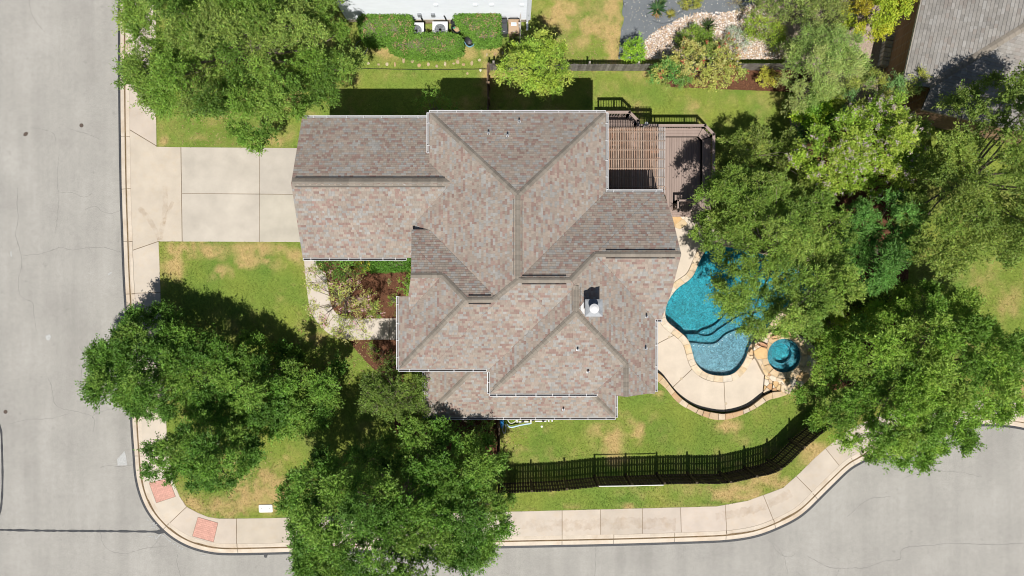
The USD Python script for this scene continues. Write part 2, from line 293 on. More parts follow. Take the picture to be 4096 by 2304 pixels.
# hairline cracks in the asphalt
cr = MB()
def crack(pts, w=.012, seed=0):
    p = smooth_line(WP(pts), .10); r = np.random.default_rng(seed)
    off = np.cumsum(r.normal(0, .012, p.shape), axis=0); off -= np.linspace(0, 1, len(p))[:, None] * off[-1]
    ribbon(p + off, w, cr, .004, .6, seed)
cracks = [cd('l2', (175, 440), (180, 600), (190, 800), (165, 930), (215, 1100), (210, 1240), (190, 1320), (188, 1449)), cd('l2', (585, 130), (580, 350), (590, 600), (575, 730), (560, 900)), cd('l2', (590, 480), (760, 500), (850, 535), (920, 500)),
          cd('l2', (215, 1110), (400, 1105), (560, 1060), (640, 1050), (690, 1070), (900, 1050), (1060, 1045), (1220, 1090)), cd('l2', (860, 660), (960, 630), (1040, 690), (1210, 670)), cd('l3', (190, 0), (215, 95), (310, 140), (340, 250), (365, 430)),
          cd('l3', (480, 900), (520, 1020), (550, 1170), (650, 1225), (800, 1255), (930, 1310), (935, 1449)), cd('l3', (90, 1370), (300, 1320), (500, 1310), (700, 1265)), cd('l3', (930, 1310), (960, 1270), (1120, 1220), (1230, 1190)), cd('l3', (800, 590), (850, 700), (820, 850), (830, 1050)),
          cd('l1', (300, 0), (310, 110), (370, 220), (450, 320)), cd('l1', (330, 1290), (520, 1340), (560, 1420)), cd('l1', (700, 1300), (800, 1330), (1000, 1400)), cd('r4' if False else 'c8', (0, 400), (60, 385), (180, 390), (320, 382)), cd('c8', (0, 960), (10, 1080), (60, 1180), (250, 1240), (400, 1200), (640, 1170)),
          cd('c8', (750, 1240), (740, 1300), (770, 1449)), cd('c8', (480, 1200), (560, 1100), (590, 1060)), [(1941, 1366), (1960, 1390), (1985, 1400), (2000, 1392)], [(2031, 1397), (2070, 1424), (2110, 1434), (2150, 1431), (2180, 1428), (2205, 1418), (2230, 1410), (2262, 1405), (2264, 1385), (2300, 1372), (2380, 1366), (2500, 1366), (2576, 1367)], [(2110, 1434), (2105, 1449)],
          [(2270, 1205), (2330, 1185), (2400, 1186), (2470, 1200)], [(1500, 1374), (1496, 1449)], [(1985, 1450), (1960, 1380), (1930, 1358)], [(2130, 1300), (2180, 1260), (2240, 1250)]]
for i, c in enumerate(cracks): crack(c, [.013, .010, .011][i % 3], i)
put('road_crack', cr, 'crack', kind='structure')
# worn chalk marks by the corner
ch = MB(); r0 = np.random.default_rng(3)
def stroke(pts, w=.035): ribbon(np.array(WP(pts)), w, ch, .011, .3, int(r0.integers(1e6)))
for k in [((205, 315), (225, 345)), ((265, 400), (330, 370)), ((330, 370), (300, 430)), ((300, 430), (370, 400)), ((265, 450), (330, 450)), ((355, 455), (375, 490)), ((220, 605), (300, 610)), ((330, 570), (350, 650)), ((350, 650), (390, 600)), ((390, 600), (440, 560)),
          ((450, 580), (500, 600)), ((500, 600), (540, 650)), ((540, 650), (600, 690)), ((620, 700), (640, 740)), ((650, 720), (690, 735)), ((705, 770), (720, 740)), ((730, 800), (760, 775)), ((760, 775), (780, 830)), ((780, 830), (800, 800)), ((1095, 910), (1175, 922)), ((2240, 915), (2215, 960))]:
    stroke(cd('kb', *k))
ch.prism(Polygon(WP(cd('c8', (165, 330), (235, 250), (250, 300), (262, 385), (170, 390)))), .0, .007)
ch.prism(Polygon(WP(cd('l3', (460, 480), (500, 465), (515, 495), (490, 530), (465, 515)))), .0, .007)
ch.prism(Polygon(WP(cd('l2', (1085, 1310), (1120, 1285), (1125, 1298), (1095, 1320)))), .0, .007)
ch.prism(Polygon(WP(cd('l2', (105, 1085), (115, 1080), (118, 1135), (110, 1135)))), .0, .007)
put('chalk_mark', ch, 'chalk', kind='structure')

# kerb: gutter pan and kerb stone in lengths, parted by joints
def joints_of(lst): return unary_union([LineString(WP(j)).buffer(.011, cap_style=2) for j in lst])
KJ = [cd('l1', (1190, 1375), (1330, 1375)), cd('l2', (1205, 455), (1345, 450)), cd('l2', (1220, 980), (1355, 980)), cd('l3', (1235, 62), (1375, 58)), [(318, 905), (366, 903)], cd('c8', (300, 299), (428, 292)), cd('c8', (590, 1018), (672, 938)), cd('c8', (1326, 1260), (1322, 1130)), [(800, 1400), (799, 1345)], [(1010, 1395), (1009, 1345)], cd('c7', (560, 945), (560, 868)), cd('c7', (892, 945), (892, 858)),
      cd('c7', (1283, 928), (1283, 848)), cd('c7', (1616, 920), (1614, 835)), cd('c7', (1940, 842), (1917, 760)), cd('c7', (2225, 660), (2170, 598)), cd('c7', (2460, 440), (2415, 368))]
kj = joints_of(KJ)
def pan_z(x, y): return .012 + .085 * np.clip((shapely.distance(shapely.points(x, y), Kline) - 6 * u) / (15 * u), 0, 1)
kerb = thing('kerb', kind='structure')
pan = band(4, 21).difference(kj); stone = band(21, 29.2).difference(kj)
for q in pan.geoms if hasattr(pan, 'geoms') else [pan]:
    if q.area > .05: put('gutter_pan', MB().prism(q.segmentize(.5), -.05, .0, zf=pan_z), 'gutter_concrete', kerb)
for q in stone.geoms if hasattr(stone, 'geoms') else [stone]:
    if q.area > .03: put('kerb_stone', MB().prism(q, -.05, .118, bev=.012), 'gutter_concrete', kerb)

# sidewalk and driveway slabs
driveway = Polygon(WP([(390, 369), (460, 370), (600, 371.5), (780, 372.5), (790, 609), (655, 608.5), (461, 607.5), (395, 607.5)], .13))
walk = YARD.buffer(-29.4 * u).intersection(near).difference(INNER).union(driveway).buffer(0)
SJ = [[(330, 328), (398, 369)], [(337, 630), (404, 607)], [(458, 360), (461.5, 615)], [(654.5, 365), (655.5, 615)], [(461, 487.5), (800, 490)], cd('l3', (1365, 52), (1650, 42)), [(345, 900), (420, 898)], cd('c8', (425, 294), (600, 272)), cd('kb', (560, 400), (900, 78)), cd('kb', (1705, 280), (1704, 735)),
      [(790, 1380), (789, 1290)], [(960, 1380), (959, 1290)], [(1120, 1380), (1119, 1285)], cd('c7', (560, 690), (560, 885)), cd('c7', (806, 690), (808, 880)), cd('c7', (1075, 680), (1077, 875)), cd('c7', (1320, 670), (1325, 860)), cd('c7', (1607, 665), (1616, 850)), cd('c7', (1850, 605), (1925, 790)), cd('c7', (2055, 478), (2190, 615)), cd('c7', (2240, 295), (2350, 432)), [(2200, 1040), (2240, 1110)], [(2420, 1000), (2425, 1060)]]
pads = [Polygon(WP(cd('c8', (472, 556), (660, 513), (723, 686), (541, 746)), .13)), Polygon(WP(cd('c8', (941, 885), (1131, 940), (1088, 1122), (888, 1066)), .13))]
walk = walk.difference(joints_of(SJ)).difference(unary_union([p.buffer(.008) for p in pads]))
sw, dw = thing('sidewalk', kind='structure'), thing('driveway', kind='structure')
for q in walk.geoms:
    if q.area < .03: continue
    c = q.representative_point(); px, py = PX(c.x, c.y); isd = 335 < py < 625 and px < 800
    grey = isd and px > 461
    put('slab', MB().prism(q, -.02, .13, np.array((.47, .43, .375) if grey else (.52, .455, .385)) * rng.uniform(.92, 1.05) * (1, 1 - .02 * rng.random(), 1 - .04 * rng.random()), bev=.006), 'concrete_grey' if grey else 'concrete', dw if isd else sw, tint=True)
# the joints' earth shows between the slabs: sealed with grout just below the surface
put('joint_filler', MB().prism(YARD.buffer(-29.4 * u).intersection(near).difference(INNER).union(driveway).difference(unary_union(pads)), .0, .118), 'soil', sw)
rs = MB()
for k, w in ((((1605, 965), (1570, 880), (1500, 760), (1400, 640)), .22), (((1610, 965), (1625, 870), (1650, 760), (1665, 600), (1660, 420)), .24), (((1640, 800), (1690, 690), (1740, 580)), .16)): ribbon(smooth_line(WP(cd('l2', *k), .13), .1), w, rs, .136 + .001 * len(rs.v), .25, 4)
ribbon(smooth_line(WP([(1290, 1318), (1420, 1322), (1560, 1316), (1700, 1320)], .13), .1), .55, rs, .136, .3, 5); ribbon(smooth_line(WP([(1800, 1300), (1900, 1280), (1990, 1240)], .13), .1), .4, rs, .136, .3, 6)
put('rust_stain', rs, 'rust_stain', kind='structure')
# red brick-stamped pads
for i, (p, k) in enumerate(zip(pads, ('beside the lawn, nearer the street on the left', 'nearer the bottom street, right of the first'))):
    t = thing('brick_pad', ['red stamped brick pad on the curved corner sidewalk, left one nearest the long street', 'red stamped brick pad on the curved corner sidewalk, lower one nearest the bottom street'][i], 'brick pad')
    put('base', MB().prism(p, .0, .122), 'soil', t)
    c = np.array(p.exterior.coords)[:4]; a, b = c[1] - c[0], c[3] - c[0]; nr, nc = 10, 6
    for r_ in range(nr):
        o = (r_ % 2) * .5 if i else ((r_ % 2) * .5)
        for q_ in range(-1, nc + 1):
            s0, s1 = max(0, (q_ + o) / nc), min(1, (q_ + o + 1) / nc)
            if s1 - s0 < .03: continue
            t0, t1 = r_ / nr, (r_ + 1) / nr
            quad = Polygon([c[0] * (1 - s) * (1 - v) + c[1] * s * (1 - v) + c[2] * s * v + c[3] * (1 - s) * v for s, v in ((s0, t0), (s1, t0), (s1, t1), (s0, t1))]).buffer(-.0018, join_style=2)
            if quad.area > .0004:
                col = np.array([.55, .305, .245]) * rng.uniform(.9, 1.08)
                put('brick', MB().prism(quad, .10, .134 + rng.uniform(-.001, .001), col), 'brick_pad', t, tint=False) if False else put('brick', MB().prism(quad, .10, .134 + rng.uniform(-.001, .001), col), 'tinted_brick' if 'tinted_brick' in MATS else material('tinted_brick', None, .88, .2, [(30, .9, 1.08, 3)]), t, tint=True)

# ---------------------------------------------------------------- garden path, beds, pool terrace outlines
path_px = cd('c9', (612, 60), (640, 380), (665, 600), (690, 740), (740, 860), (820, 980), (940, 1080), (1060, 1130), (1190, 1157), (1860, 1154), (1860, 880), (1175, 884), (1090, 860), (1010, 790), (962, 700), (930, 500), (898, 300), (800, 235), (782, 190), (765, 60))
PATH = Polygon(WP(path_px, .13)).buffer(0)
pj = joints_of([cd('c9', (1385, 860), (1387, 1175)), cd('c9', (1722, 860), (1722, 1175)), cd('c9', (620, 420), (940, 410)), cd('c9', (660, 760), (985, 690)), cd('c9', (860, 1040), (1030, 830))])
gp = thing('garden_path', kind='structure')
for q in PATH.difference(pj).geoms:
    if q.area > .02: put('slab', MB().prism(q, .0, .13, np.array((.52, .46, .40)) * rng.uniform(.94, 1.04), bev=.006), 'concrete', gp, tint=True)
put('joint_filler', MB().prism(PATH, .0, .118), 'soil', gp)
BED = [Polygon(WP(cd('c9', (770, 60), (790, 200), (900, 310), (930, 510), (965, 705), (1015, 800), (1095, 870), (1175, 890), (1900, 886), (1980, 60)), .12)), Polygon(WP(cd('c9', (1195, 1152), (1280, 1280), (1430, 1449), (1700, 1700), (1900, 1700), (1900, 1152)), .12)),
       Polygon(WP(cd('c6', (430, 560), (560, 690), (1475, 728), (1560, 740), (1700, 600), (1700, 545), (900, 540)), .12)), Polygon(WP([(2010, 230), (1985, 290), (1990, 330), (2050, 330), (2300, 300), (2420, 130), (2380, -60), (1880, -60), (1880, 0), (1920, 60), (1990, 178), (1985, 232)], .12))]
BED[0] = BED[0].difference(PATH); BED[1] = BED[1].difference(PATH)
UNDER_SHADE = Polygon(WP([(2015, 300), (2100, 300), (2300, 300), (2330, 420), (2290, 480), (2285, 700), (2270, 860), (2180, 960), (2085, 985), (2050, 860), (2150, 760), (2120, 620), (2100, 500), (2040, 420)], .12))  # dark ground sheet standing in for the shade under the trees
SHADE_BED = Polygon(WP([(990, 1055), (1070, 1040), (1258, 1040), (1258, 1145), (1200, 1150), (1000, 1100)], .12))
gravel_px = cd('gv', (60, -400), (50, 90), (35, 200), (40, 250), (70, 290), (55, 380), (20, 470), (0, 700), (-30, 980), (420, 980), (410, 790), (445, 690), (520, 610), (650, 520), (800, 440), (930, 370), (1080, 305), (1220, 262), (1340, 243), (1480, 245), (1650, 246), (1850, 225), (2000, 185), (2100, 145), (2200, 90), (2400, -60), (2400, -400))
GRAVEL = Polygon(WP(gravel_px, .13)).buffer(0)
river_px = cd('gv', (420, 985), (410, 790), (445, 690), (520, 610), (650, 520), (800, 440), (930, 370), (1080, 305), (1220, 262), (1340, 243), (1480, 245), (1650, 246), (1850, 225), (2000, 185), (2100, 145), (2200, 90), (2450, 200), (2500, 500), (2560, 700), (2700, 985))
RIVER = Polygon(WP(river_px, .13)).buffer(0)
for i, b in enumerate(BED + [SHADE_BED, UNDER_SHADE]): put('mulch_and_shade_bed' if i != 3 else 'garden_soil', MB().prism(b, .0, .125), 'mulch' if i != 3 else 'riverbed', kind='structure')  # the last sheet is painted tree shade, the others are planting beds
put('gravel_yard', MB().prism(GRAVEL.difference(RIVER.buffer(.01)), .0, .132), 'gravel', kind='structure')
put('river_bed', MB().prism(RIVER, .0, .126), 'riverbed', kind='structure')

# pool terrace
deck_px = cd('c4', (150, 640), (205, 600), (238, 603), (150, 400), (330, -20), (352, -40), (470, -40), (560, 30), (640, 100), (640, 140), (815, 828), (832, 850), (852, 885), (900, 972), (893, 1082), (860, 1118), (800, 1162), (720, 1192), (640, 1205), (560, 1197), (480, 1177), (400, 1136), (340, 1086), (290, 1026), (240, 967), (150, 900))
TERR = Polygon(WP(deck_px, .14)).buffer(0)
def halfway(): pass
WALL_OUT = cd('c4', (100, 880), (150, 950), (205, 1002), (262, 1052), (300, 1100), (350, 1150), (420, 1193), (500, 1232), (600, 1256), (700, 1243), (800, 1203), (862, 1170), (925, 1130), (985, 1112), (1060, 1088), (1120, 1052), (1170, 1010), (1206, 962), (1180, 945))
PLAT_px = cd('c4', (842, 752), (880, 715), (940, 690), (1020, 690), (1100, 700), (1180, 740), (1225, 790), (1240, 850), (1225, 910), (1206, 962), (1170, 1010), (1120, 1052), (1060, 1088), (1004, 1105), (1003, 1072), (1009, 1012), (950, 1005), (902, 965), (880, 925), (858, 880), (835, 845), (828, 800))
PLAT = Polygon(WP(PLAT_px, .45)).buffer(0).difference(SPA)
capline_in = cd('c4', (120, 845), (170, 905), (205, 945), (240, 972), (290, 1033), (340, 1093), (400, 1144), (480, 1186), (560, 1207), (640, 1216), (720, 1203), (800, 1173), (862, 1128), (900, 1100), (950, 1078), (1003, 1073))
ci = smooth_line(WP(capline_in, .45), .1); co = smooth_line(WP(WALL_OUT[:15], .45), .1)
CAP = Polygon(np.vstack([ci, co[::-1]])).buffer(0)
NSTRIP = Polygon(WP([(1672, 520), (1690, 525), (1770, 525), (1800, 560), (1790, 620), (1778, 640), (1755, 660), (1730, 700), (1690, 760), (1600, 760), (1600, 520)], .14))
TERRACE_ALL = unary_union([TERR, NSTRIP, PLAT, CAP, POOL.buffer(.34), SPA.buffer(.3)]).buffer(0)

# ---------------------------------------------------------------- lawns
OUT = unary_union([driveway, PATH, GRAVEL, RIVER, TERRACE_ALL.buffer(-.03), *BED, SHADE_BED, UNDER_SHADE, *pads, Polygon(WP([(903, 54), (1262, 54), (1262, 80), (1180, 100), (1165, 95), (1165, 60), (903, 60)], .1))])
DRY = [(480, 632, 95, 22, .95), (640, 625, 80, 18, .9), (740, 640, 25, 22, .6), (440, 680, 28, 30, .75), (560, 680, 45, 22, .6), (620, 655, 60, 20, .75), (700, 665, 30, 20, .5), (650, 1235, 85, 55, 1.0), (560, 1278, 70, 22, .95), (480, 1262, 30, 25, .6), (720, 1180, 40, 70, .6), (760, 1085, 25, 30, .3),
       (1545, 1125, 28, 55, .95), (1500, 1082, 60, 22, .6), (1600, 1085, 24, 40, .75), (1570, 1160, 50, 14, .5), (1835, 1072, 34, 26, .85), (1850, 1240, 85, 24, .95), (1950, 1212, 60, 26, .9), (2045, 1140, 40, 35, .95), (1583, 1273, 14, 10, .9), (1430, 1276, 60, 7, .6), (1400, 1235, 60, 10, .35), (790, 850, 28, 16, .75), (745, 860, 20, 10, .5), (755, 248, 25, 30, .5),
       (690, 352, 30, 12, .7), (415, 352, 16, 12, .8), (520, 345, 40, 10, .4), (1160, 132, 100, 18, .8), (1000, 128, 90, 16, .8), (1245, 120, 36, 26, .75), (1220, 195, 12, 60, .6), (1460, 60, 90, 60, .8), (1545, 100, 26, 70, 1.0), (1545, 20, 26, 50, .9), (1400, 40, 40, 60, .65), (1605, 188, 70, 10, .55), (1255, 196, 28, 12, .85), (1752, 265, 12, 9, .8), (1660, 990, 11, 11, 1.0), (1300, 1040, 25, 14, .3), (1275, 1120, 12, 40, .45),
       (2440, 880, 60, 60, .3), (2540, 770, 50, 60, .35), (2560, 950, 30, 60, .7), (1840, 205, 80, 12, .3), (1990, 1005, 30, 18, .5), (880, 205, 50, 40, .25), (1060, 185, 120, 16, .3)]
LUSH = [(560, 760, 80, 45, .6), (700, 700, 60, 40, .45), (1390, 1262, 60, 12, .7), (1640, 1262, 50, 12, .8), (1960, 1180, 20, 20, .5), (1240, 150, 30, 20, .5), (960, 170, 80, 12, .45), (1500, 115, 30, 25, .35), (1720, 1120, 80, 40, .35), (1980, 1060, 40, 40, .25), (520, 325, 60, 15, .5)]
def dryness(x, y):
    px, py = PX(x, y, .12); d = np.full(np.shape(x), .16)
    P = np.stack([x, y, np.zeros_like(x)], -1)
    n1, n2, n3 = meshkit.fbm(P * .45, 4, 3), meshkit.fbm(P * 1.7, 4, 8), meshkit.fbm(P * 6.0, 3, 9)
    for cx, cy, rx, ry, a in DRY: d = np.maximum(d, a * np.exp(-(((px - cx) / rx) ** 2 + ((py - cy) / ry) ** 2) ** 1.2))
    for cx, cy, rx, ry, a in LUSH: d = d - a * .3 * np.exp(-((px - cx) / rx) ** 2 - ((py - cy) / ry) ** 2)
    return np.clip(d + (n1 - .5) * .55 + (n2 - .5) * 1.5 * (.3 + d) + (n3 - .5) * 1.5 * (.22 + d), 0, 1)
GREEN, LUSHC, DRYC = np.array([.262, .295, .056]), np.array([.125, .225, .038]), np.array([.47, .345, .15])
def grass_colour(x, y, back=0.0, jit=0.0):
    d = dryness(x, y)[..., None]
    if jit: d = np.clip(d + rng.normal(0, jit, d.shape) * (.35 + d), 0, 1)
    P = np.stack([x, y, np.zeros_like(x)], -1); n = meshkit.fbm(P * .8, 3, 21)[..., None]
    g = GREEN * (1 - n) + LUSHC * n + back * np.array([.05, .035, .0])
    k = np.clip((d - .18) * 1.5, 0, 1); return g * (1 - k) + DRYC * k
LAWNS = []
def lawn(name, poly, back=0.0, step=.24):
    poly = poly.intersection(INNER).intersection(sbox(-40, -30, 45, 32)).difference(OUT).difference(HOLES).buffer(0)
    for g_ in getattr(poly, 'geoms', [poly]):
        if g_.area < .3: continue
        x0, y0, x1, y1 = g_.bounds
        gx, gy = np.meshgrid(np.arange(x0, x1, step), np.arange(y0, y1, step)); p = np.column_stack([gx.ravel(), gy.ravel()]) + rng.uniform(-.07, .07, (gx.size, 2))
        p = p[shapely.contains_xy(g_.buffer(-.08), p[:, 0], p[:, 1])]
        rings = [np.array(r.segmentize(step).coords)[:-1] for r in [g_.exterior, *g_.interiors]]
        p = np.vstack([p, *rings]); t = Delaunay(p).simplices; c = p[t].mean(1)
        t = t[shapely.contains_xy(g_, c[:, 0], c[:, 1])]
        a = p[t]; cr_ = (a[:, 1, 0] - a[:, 0, 0]) * (a[:, 2, 1] - a[:, 0, 1]) - (a[:, 1, 1] - a[:, 0, 1]) * (a[:, 2, 0] - a[:, 0, 0]); t[cr_ < 0] = t[cr_ < 0][:, ::-1]
        z = .113 + .012 * meshkit.noise(np.column_stack([p * 1.3, p[:, 0] * 0]), 4)
        put(name, MB().add(np.column_stack([p, z]), t, grass_colour(p[:, 0], p[:, 1], back)), 'lawn', kind='structure', tint=True)
        LAWNS.append((g_, back))
def R(x0, y0, x1, y1): return Polygon(WP([(x0, y0), (x1, y0), (x1, y1), (x0, y1)], .12))
xf = 1226
lawn('front_lawn', R(-600, -900, xf, 640).union(R(-600, 500, 1258, 2000)).difference(R(600, 520, 760, 560) if False else R(1226, -900, 1258, 640)), .012)
lawn('back_lawn', R(xf, 176, 2010, 640).difference(R(1226, 640, 1258, 900)), .055)
FENCE_px = cd('c7', (150, 535), (360, 527), (575, 515), (770, 495), (970, 487), (1170, 480), (1365, 476), (1575, 472), (1735, 437), (1885, 392), (2030, 258), (2190, 132), (2330, 20), (2450, -80))
fl = WP(FENCE_px, .12)
side = Polygon([tuple(W((1258, 1000), .12))] + fl + [tuple(W((2300, 900), .12)), tuple(W((1900, 640), .12)), tuple(W((1258, 640), .12))])
lawn('side_lawn', side, .012)
lawn('neighbour_lawn', R(xf, -900, 2010, 176), .03)
rest = R(1226, -900, 4000, 2500).difference(R(1226, -900, 2010, 640)).difference(side)
verge = Polygon(fl + [tuple(W((2300, 1300), .12)), tuple(W((1200, 1400), .12)), tuple(W((1200, 1210), .12))])
lawn('verge_lawn', rest.intersection(R(1258, 1100, 2190, 1500)), .0)
lawn('east_lawn', rest.difference(R(1258, 1100, 2190, 1500)).intersection(R(1226, 640, 3400, 1200).union(R(2010, 100, 3400, 1200))), .06, .3)
# grass blades, uncounted
bl = MB(); allb = []
view = sbox(-26.5, -15, 26.5, 15)
for g_, back in LAWNS:
    gg = g_.intersection(view)
    if gg.is_empty: continue
    n = int(gg.area * 430); x0, y0, x1, y1 = gg.bounds
    p = rng.uniform((x0, y0), (x1, y1), (int(n * (x1 - x0) * (y1 - y0) / gg.area), 2)); p = p[shapely.contains_xy(gg, p[:, 0], p[:, 1])]
    th = rng.uniform(0, 2 * np.pi, len(p)); w = rng.uniform(.010, .024, len(p)); h = rng.uniform(.025, .06, len(p)); ln = rng.uniform(.01, .06, len(p)); ph = rng.uniform(0, 2 * np.pi, len(p))
    o = np.column_stack([np.cos(th), np.sin(th), 0 * th]) * w[:, None]; b = np.column_stack([p, np.full(len(p), .115)])
    tip = b + np.column_stack([np.cos(ph) * ln, np.sin(ph) * ln, h])
    v = np.stack([b - o, b + o, tip], 1); c = grass_colour(p[:, 0], p[:, 1], back, .35) * rng.uniform(.72, 1.3, (len(p), 1))
    bl.add(v.reshape(-1, 3), np.arange(len(p) * 3).reshape(-1, 3), np.repeat(c, 3, axis=0))
put('grass', bl, 'grass', label='short mown grass covering all the lawns, green with tan dry patches', cat='grass', kind='stuff', tint=True)
# wood chips on the mulch, stones in the river bed, specks on the gravel
def scatter(poly, n, size, cols, flat=.35, z=.125, sub=0, shape='chip'):
    mb = MB(); poly = poly.intersection(view)
    x0, y0, x1, y1 = poly.bounds; p = rng.uniform((x0, y0), (x1, y1), (int(n * (x1 - x0) * (y1 - y0) / poly.area), 2)); p = p[shapely.contains_xy(poly, p[:, 0], p[:, 1])]
    m = trimesh.creation.icosphere(sub, 1.0); bv, bf = np.array(m.vertices), np.array(m.faces)
    if shape == 'chip': bv = np.array([(x, y, z_) for z_ in (-1, 1) for y in (-1, 1) for x in (-1, 1)], float); bf = np.array([(4, 5, 7), (4, 7, 6), (0, 1, 5), (0, 5, 4), (2, 6, 7), (2, 7, 3), (0, 4, 6), (0, 6, 2), (1, 3, 7), (1, 7, 5)])
    N = len(p); s = rng.uniform(size[0], size[1], N); th = rng.uniform(0, 2 * np.pi, N)
    sc = np.column_stack([s, s * (rng.uniform(.55, 1, N) if shape != 'chip' else rng.uniform(.15, .4, N)), s * flat])
    v = bv[None] * sc[:, None]; tl = rng.normal(0, .3, N); c_, s_ = np.cos(th)[:, None], np.sin(th)[:, None]
    v = np.stack([v[..., 0] * c_ - v[..., 1] * s_, v[..., 0] * s_ + v[..., 1] * c_, v[..., 2] + v[..., 0] * tl[:, None] * (shape == 'chip')], -1) + np.column_stack([p, np.full(N, z) + s * flat * .5])[:, None]
    if shape != 'chip': v = v + .25 * s[:, None, None] * (rng.random((N, len(bv), 3)) - .5) * (1, 1, flat)
    c = np.array(cols)[rng.integers(0, len(cols), N)] * rng.uniform(.8, 1.2, (N, 1))
    mb.add(v.reshape(-1, 3), (bf[None] + np.arange(N)[:, None, None] * len(bv)).reshape(-1, 3), np.repeat(c, len(bv), axis=0)); return mb
put('bark_chips', scatter(unary_union([BED[0], BED[1], BED[2]]), 7000, (.015, .045), [(.15, .07, .04), (.10, .045, .026), (.19, .09, .05)], .3), 'chips', label='reddish brown bark chips spread over the planting beds', cat='bark chips', kind='stuff', tint=True)
put('river_stones', scatter(RIVER.union(GRAVEL.intersection(RIVER.buffer(.12))), 5200, (.025, .06), [(.62, .55, .50), (.68, .62, .58), (.50, .38, .28), (.58, .47, .38), (.44, .30, .19)], .55, .125, 0, 'stone'), 'pebbles', label='pale pink and tan river stones filling the curved bed', cat='stones', kind='stuff', tint=True)
put('gravel_specks', scatter(GRAVEL.difference(RIVER), 260, (.015, .03), [(.6, .58, .52), (.5, .45, .36)], .5, .132, 0, 'stone'), 'pebbles', label='loose pale pebbles strewn over the blue grey gravel', cat='pebbles', kind='stuff', tint=True)

for i, c_ in enumerate(((460, 1200), (700, 1230), (430, 360), (1560, 1120), (820, 330))): pass
fall = unary_union([Point(W(p, .12)).buffer(r_) for p, r_ in (((560, 1180), 2.6), ((760, 1240), 1.4), ((600, 320), 3.0), ((1290, 1110), .8), ((2080, 1010), 1.0), ((850, 860), 2.2), ((2200, 1120), 2.2), ((400, 1180), 1.5), ((1450, 120), 1.6))]).intersection(INNER).difference(driveway.buffer(.1)).difference(PATH).difference(Polygon(WP([(700, 270), (1240, 270), (1240, 400), (700, 400)])))
put('fallen_leaves', scatter(fall, 2400, (.02, .045), [(.36, .25, .12), (.30, .19, .08), (.38, .30, .15)], .08, .165, 0, 'chip'), 'chips', label='dry fallen leaves scattered over lawn edges and pavement near the trees', cat='leaves', kind='stuff', tint=True)
# ================================================================ HOUSES
PIT = .51
def plane(axis, at, z0, p=PIT):
    """roof plane rising away from the eave line. axis 'W': eave at x = at, rising to +x"""
    return {'W': (p, 0, z0 - p * at), 'E': (-p, 0, z0 + p * at), 'S': (0, p, z0 - p * at), 'N': (0, -p, z0 + p * at)}[axis]
E0 = 5.9
BIG = 300.0
def half(d, eps=0.0):
    """polygon where d = (a, b, c): a x + b y + c >= eps"""
    a, b, c = d; n = math.hypot(a, b)
    if n < 1e-9: return sbox(-BIG, -BIG, BIG, BIG) if c >= eps - 1e-12 else Polygon()
    nx, ny = a / n, b / n; o = np.array([nx, ny]) * ((eps - c) / n); t = np.array([-ny, nx]); m = np.array([nx, ny])
    return Polygon([o - t * BIG, o + t * BIG, o + t * BIG + m * BIG, o - t * BIG + m * BIG])
def sub(p, q): return tuple(a - b for a, b in zip(p, q))
XM = [-3.5, 3.965]
blocks = [
    dict(n='M', foot=Polygon([(-3.5, -3.43), (3.965, -3.43), (3.965, 7.41), (-3.5, 7.41), (-3.5, 4.9), (-4.15, 4.3), (-4.15, 2.47), (-3.5, 2.47)]), pl=[plane('W', -3.5, E0), plane('E', 3.965, E0), plane('N', 7.41, E0), plane('S', -3.43, E0)]),
    dict(n='SW', foot=Polygon([(-4.79, -3.43), (1.2, -3.43), (1.2, 2.47), (-4.25, 2.47), (-4.13, .52), (-4.3, -.35), (-4.79, -.35)]), pl=[plane('W', -4.79, E0), plane('S', -3.43, E0), plane('N', 2.47, E0)]),
    dict(n='WG', foot=Polygon([(-4.3, -.35), (-4.13, .52), (-4.25, 2.47), (-.5, 2.47), (-.5, -1.4), (-4.3, -1.4)]), pl=[plane('N', 2.47, E0), plane('S', -1.43, E0)]),
    dict(n='R', foot=Polygon([(.2, -3.43), (6.05, -3.43), (6.05, 4.05), (.2, 4.05)]), pl=[plane('N', 4.05, E0), plane('S', -3.43, E0), plane('E', 6.05, E0)]),
    dict(n='EW', foot=Polygon([(.3, 4.05), (6.39, 4.05), (6.66, 2.9), (6.83, 1.36), (6.62, -.1), (6.33, -1.33), (.3, -1.33)]), pl=[plane('N', 4.05, E0), plane('S', -1.33, E0)]),
    dict(n='SE', foot=Polygon([(-.94, -4.47), (6.05, -4.47), (6.05, 2.5), (-.94, 2.5)]), pl=[plane('W', -.94, E0), plane('E', 6.05, E0), plane('S', -4.47, E0), plane('N', 4.05, E0)]),
    dict(n='SG', foot=Polygon([(3.39, -4.42), (4.72, -4.50), (6.05, -4.42), (6.05, -2.5), (3.39, -2.5)]), pl=[plane('W', 3.39, E0), plane('E', 6.05, E0)]),
]
def zmin(b, x, y): return min(a * x + bb * y + c for a, bb, c in b['pl'])
def zroof(x, y, bl=None):
    z = -1e9; pt = Point(x, y)
    for b in bl or blocks:
        if b['foot'].buffer(.02).contains(pt): z = max(z, zmin(b, x, y))
    return z
def regions(bls):
    out, taken = [], Polygon()
    for i, b in enumerate(bls):
        for k, p in enumerate(b['pl']):
            r = b['foot']
            for q in b['pl']:
                if q != p: r = r.intersection(half(sub(q, p)))
            for j, o in enumerate(bls):
                if j == i or r.is_empty: continue
                h = o['foot']
                for q in o['pl']:
                    if q == p: h = Polygon(); break
                    h = h.intersection(half(sub(q, p), 1e-6))
                if not h.is_empty: r = r.difference(h)
            r = r.difference(taken).buffer(0)
            if r.area > 1e-4:
                taken = taken.union(r.buffer(1e-7)); out.append((r.buffer(-.002), p))
    return out
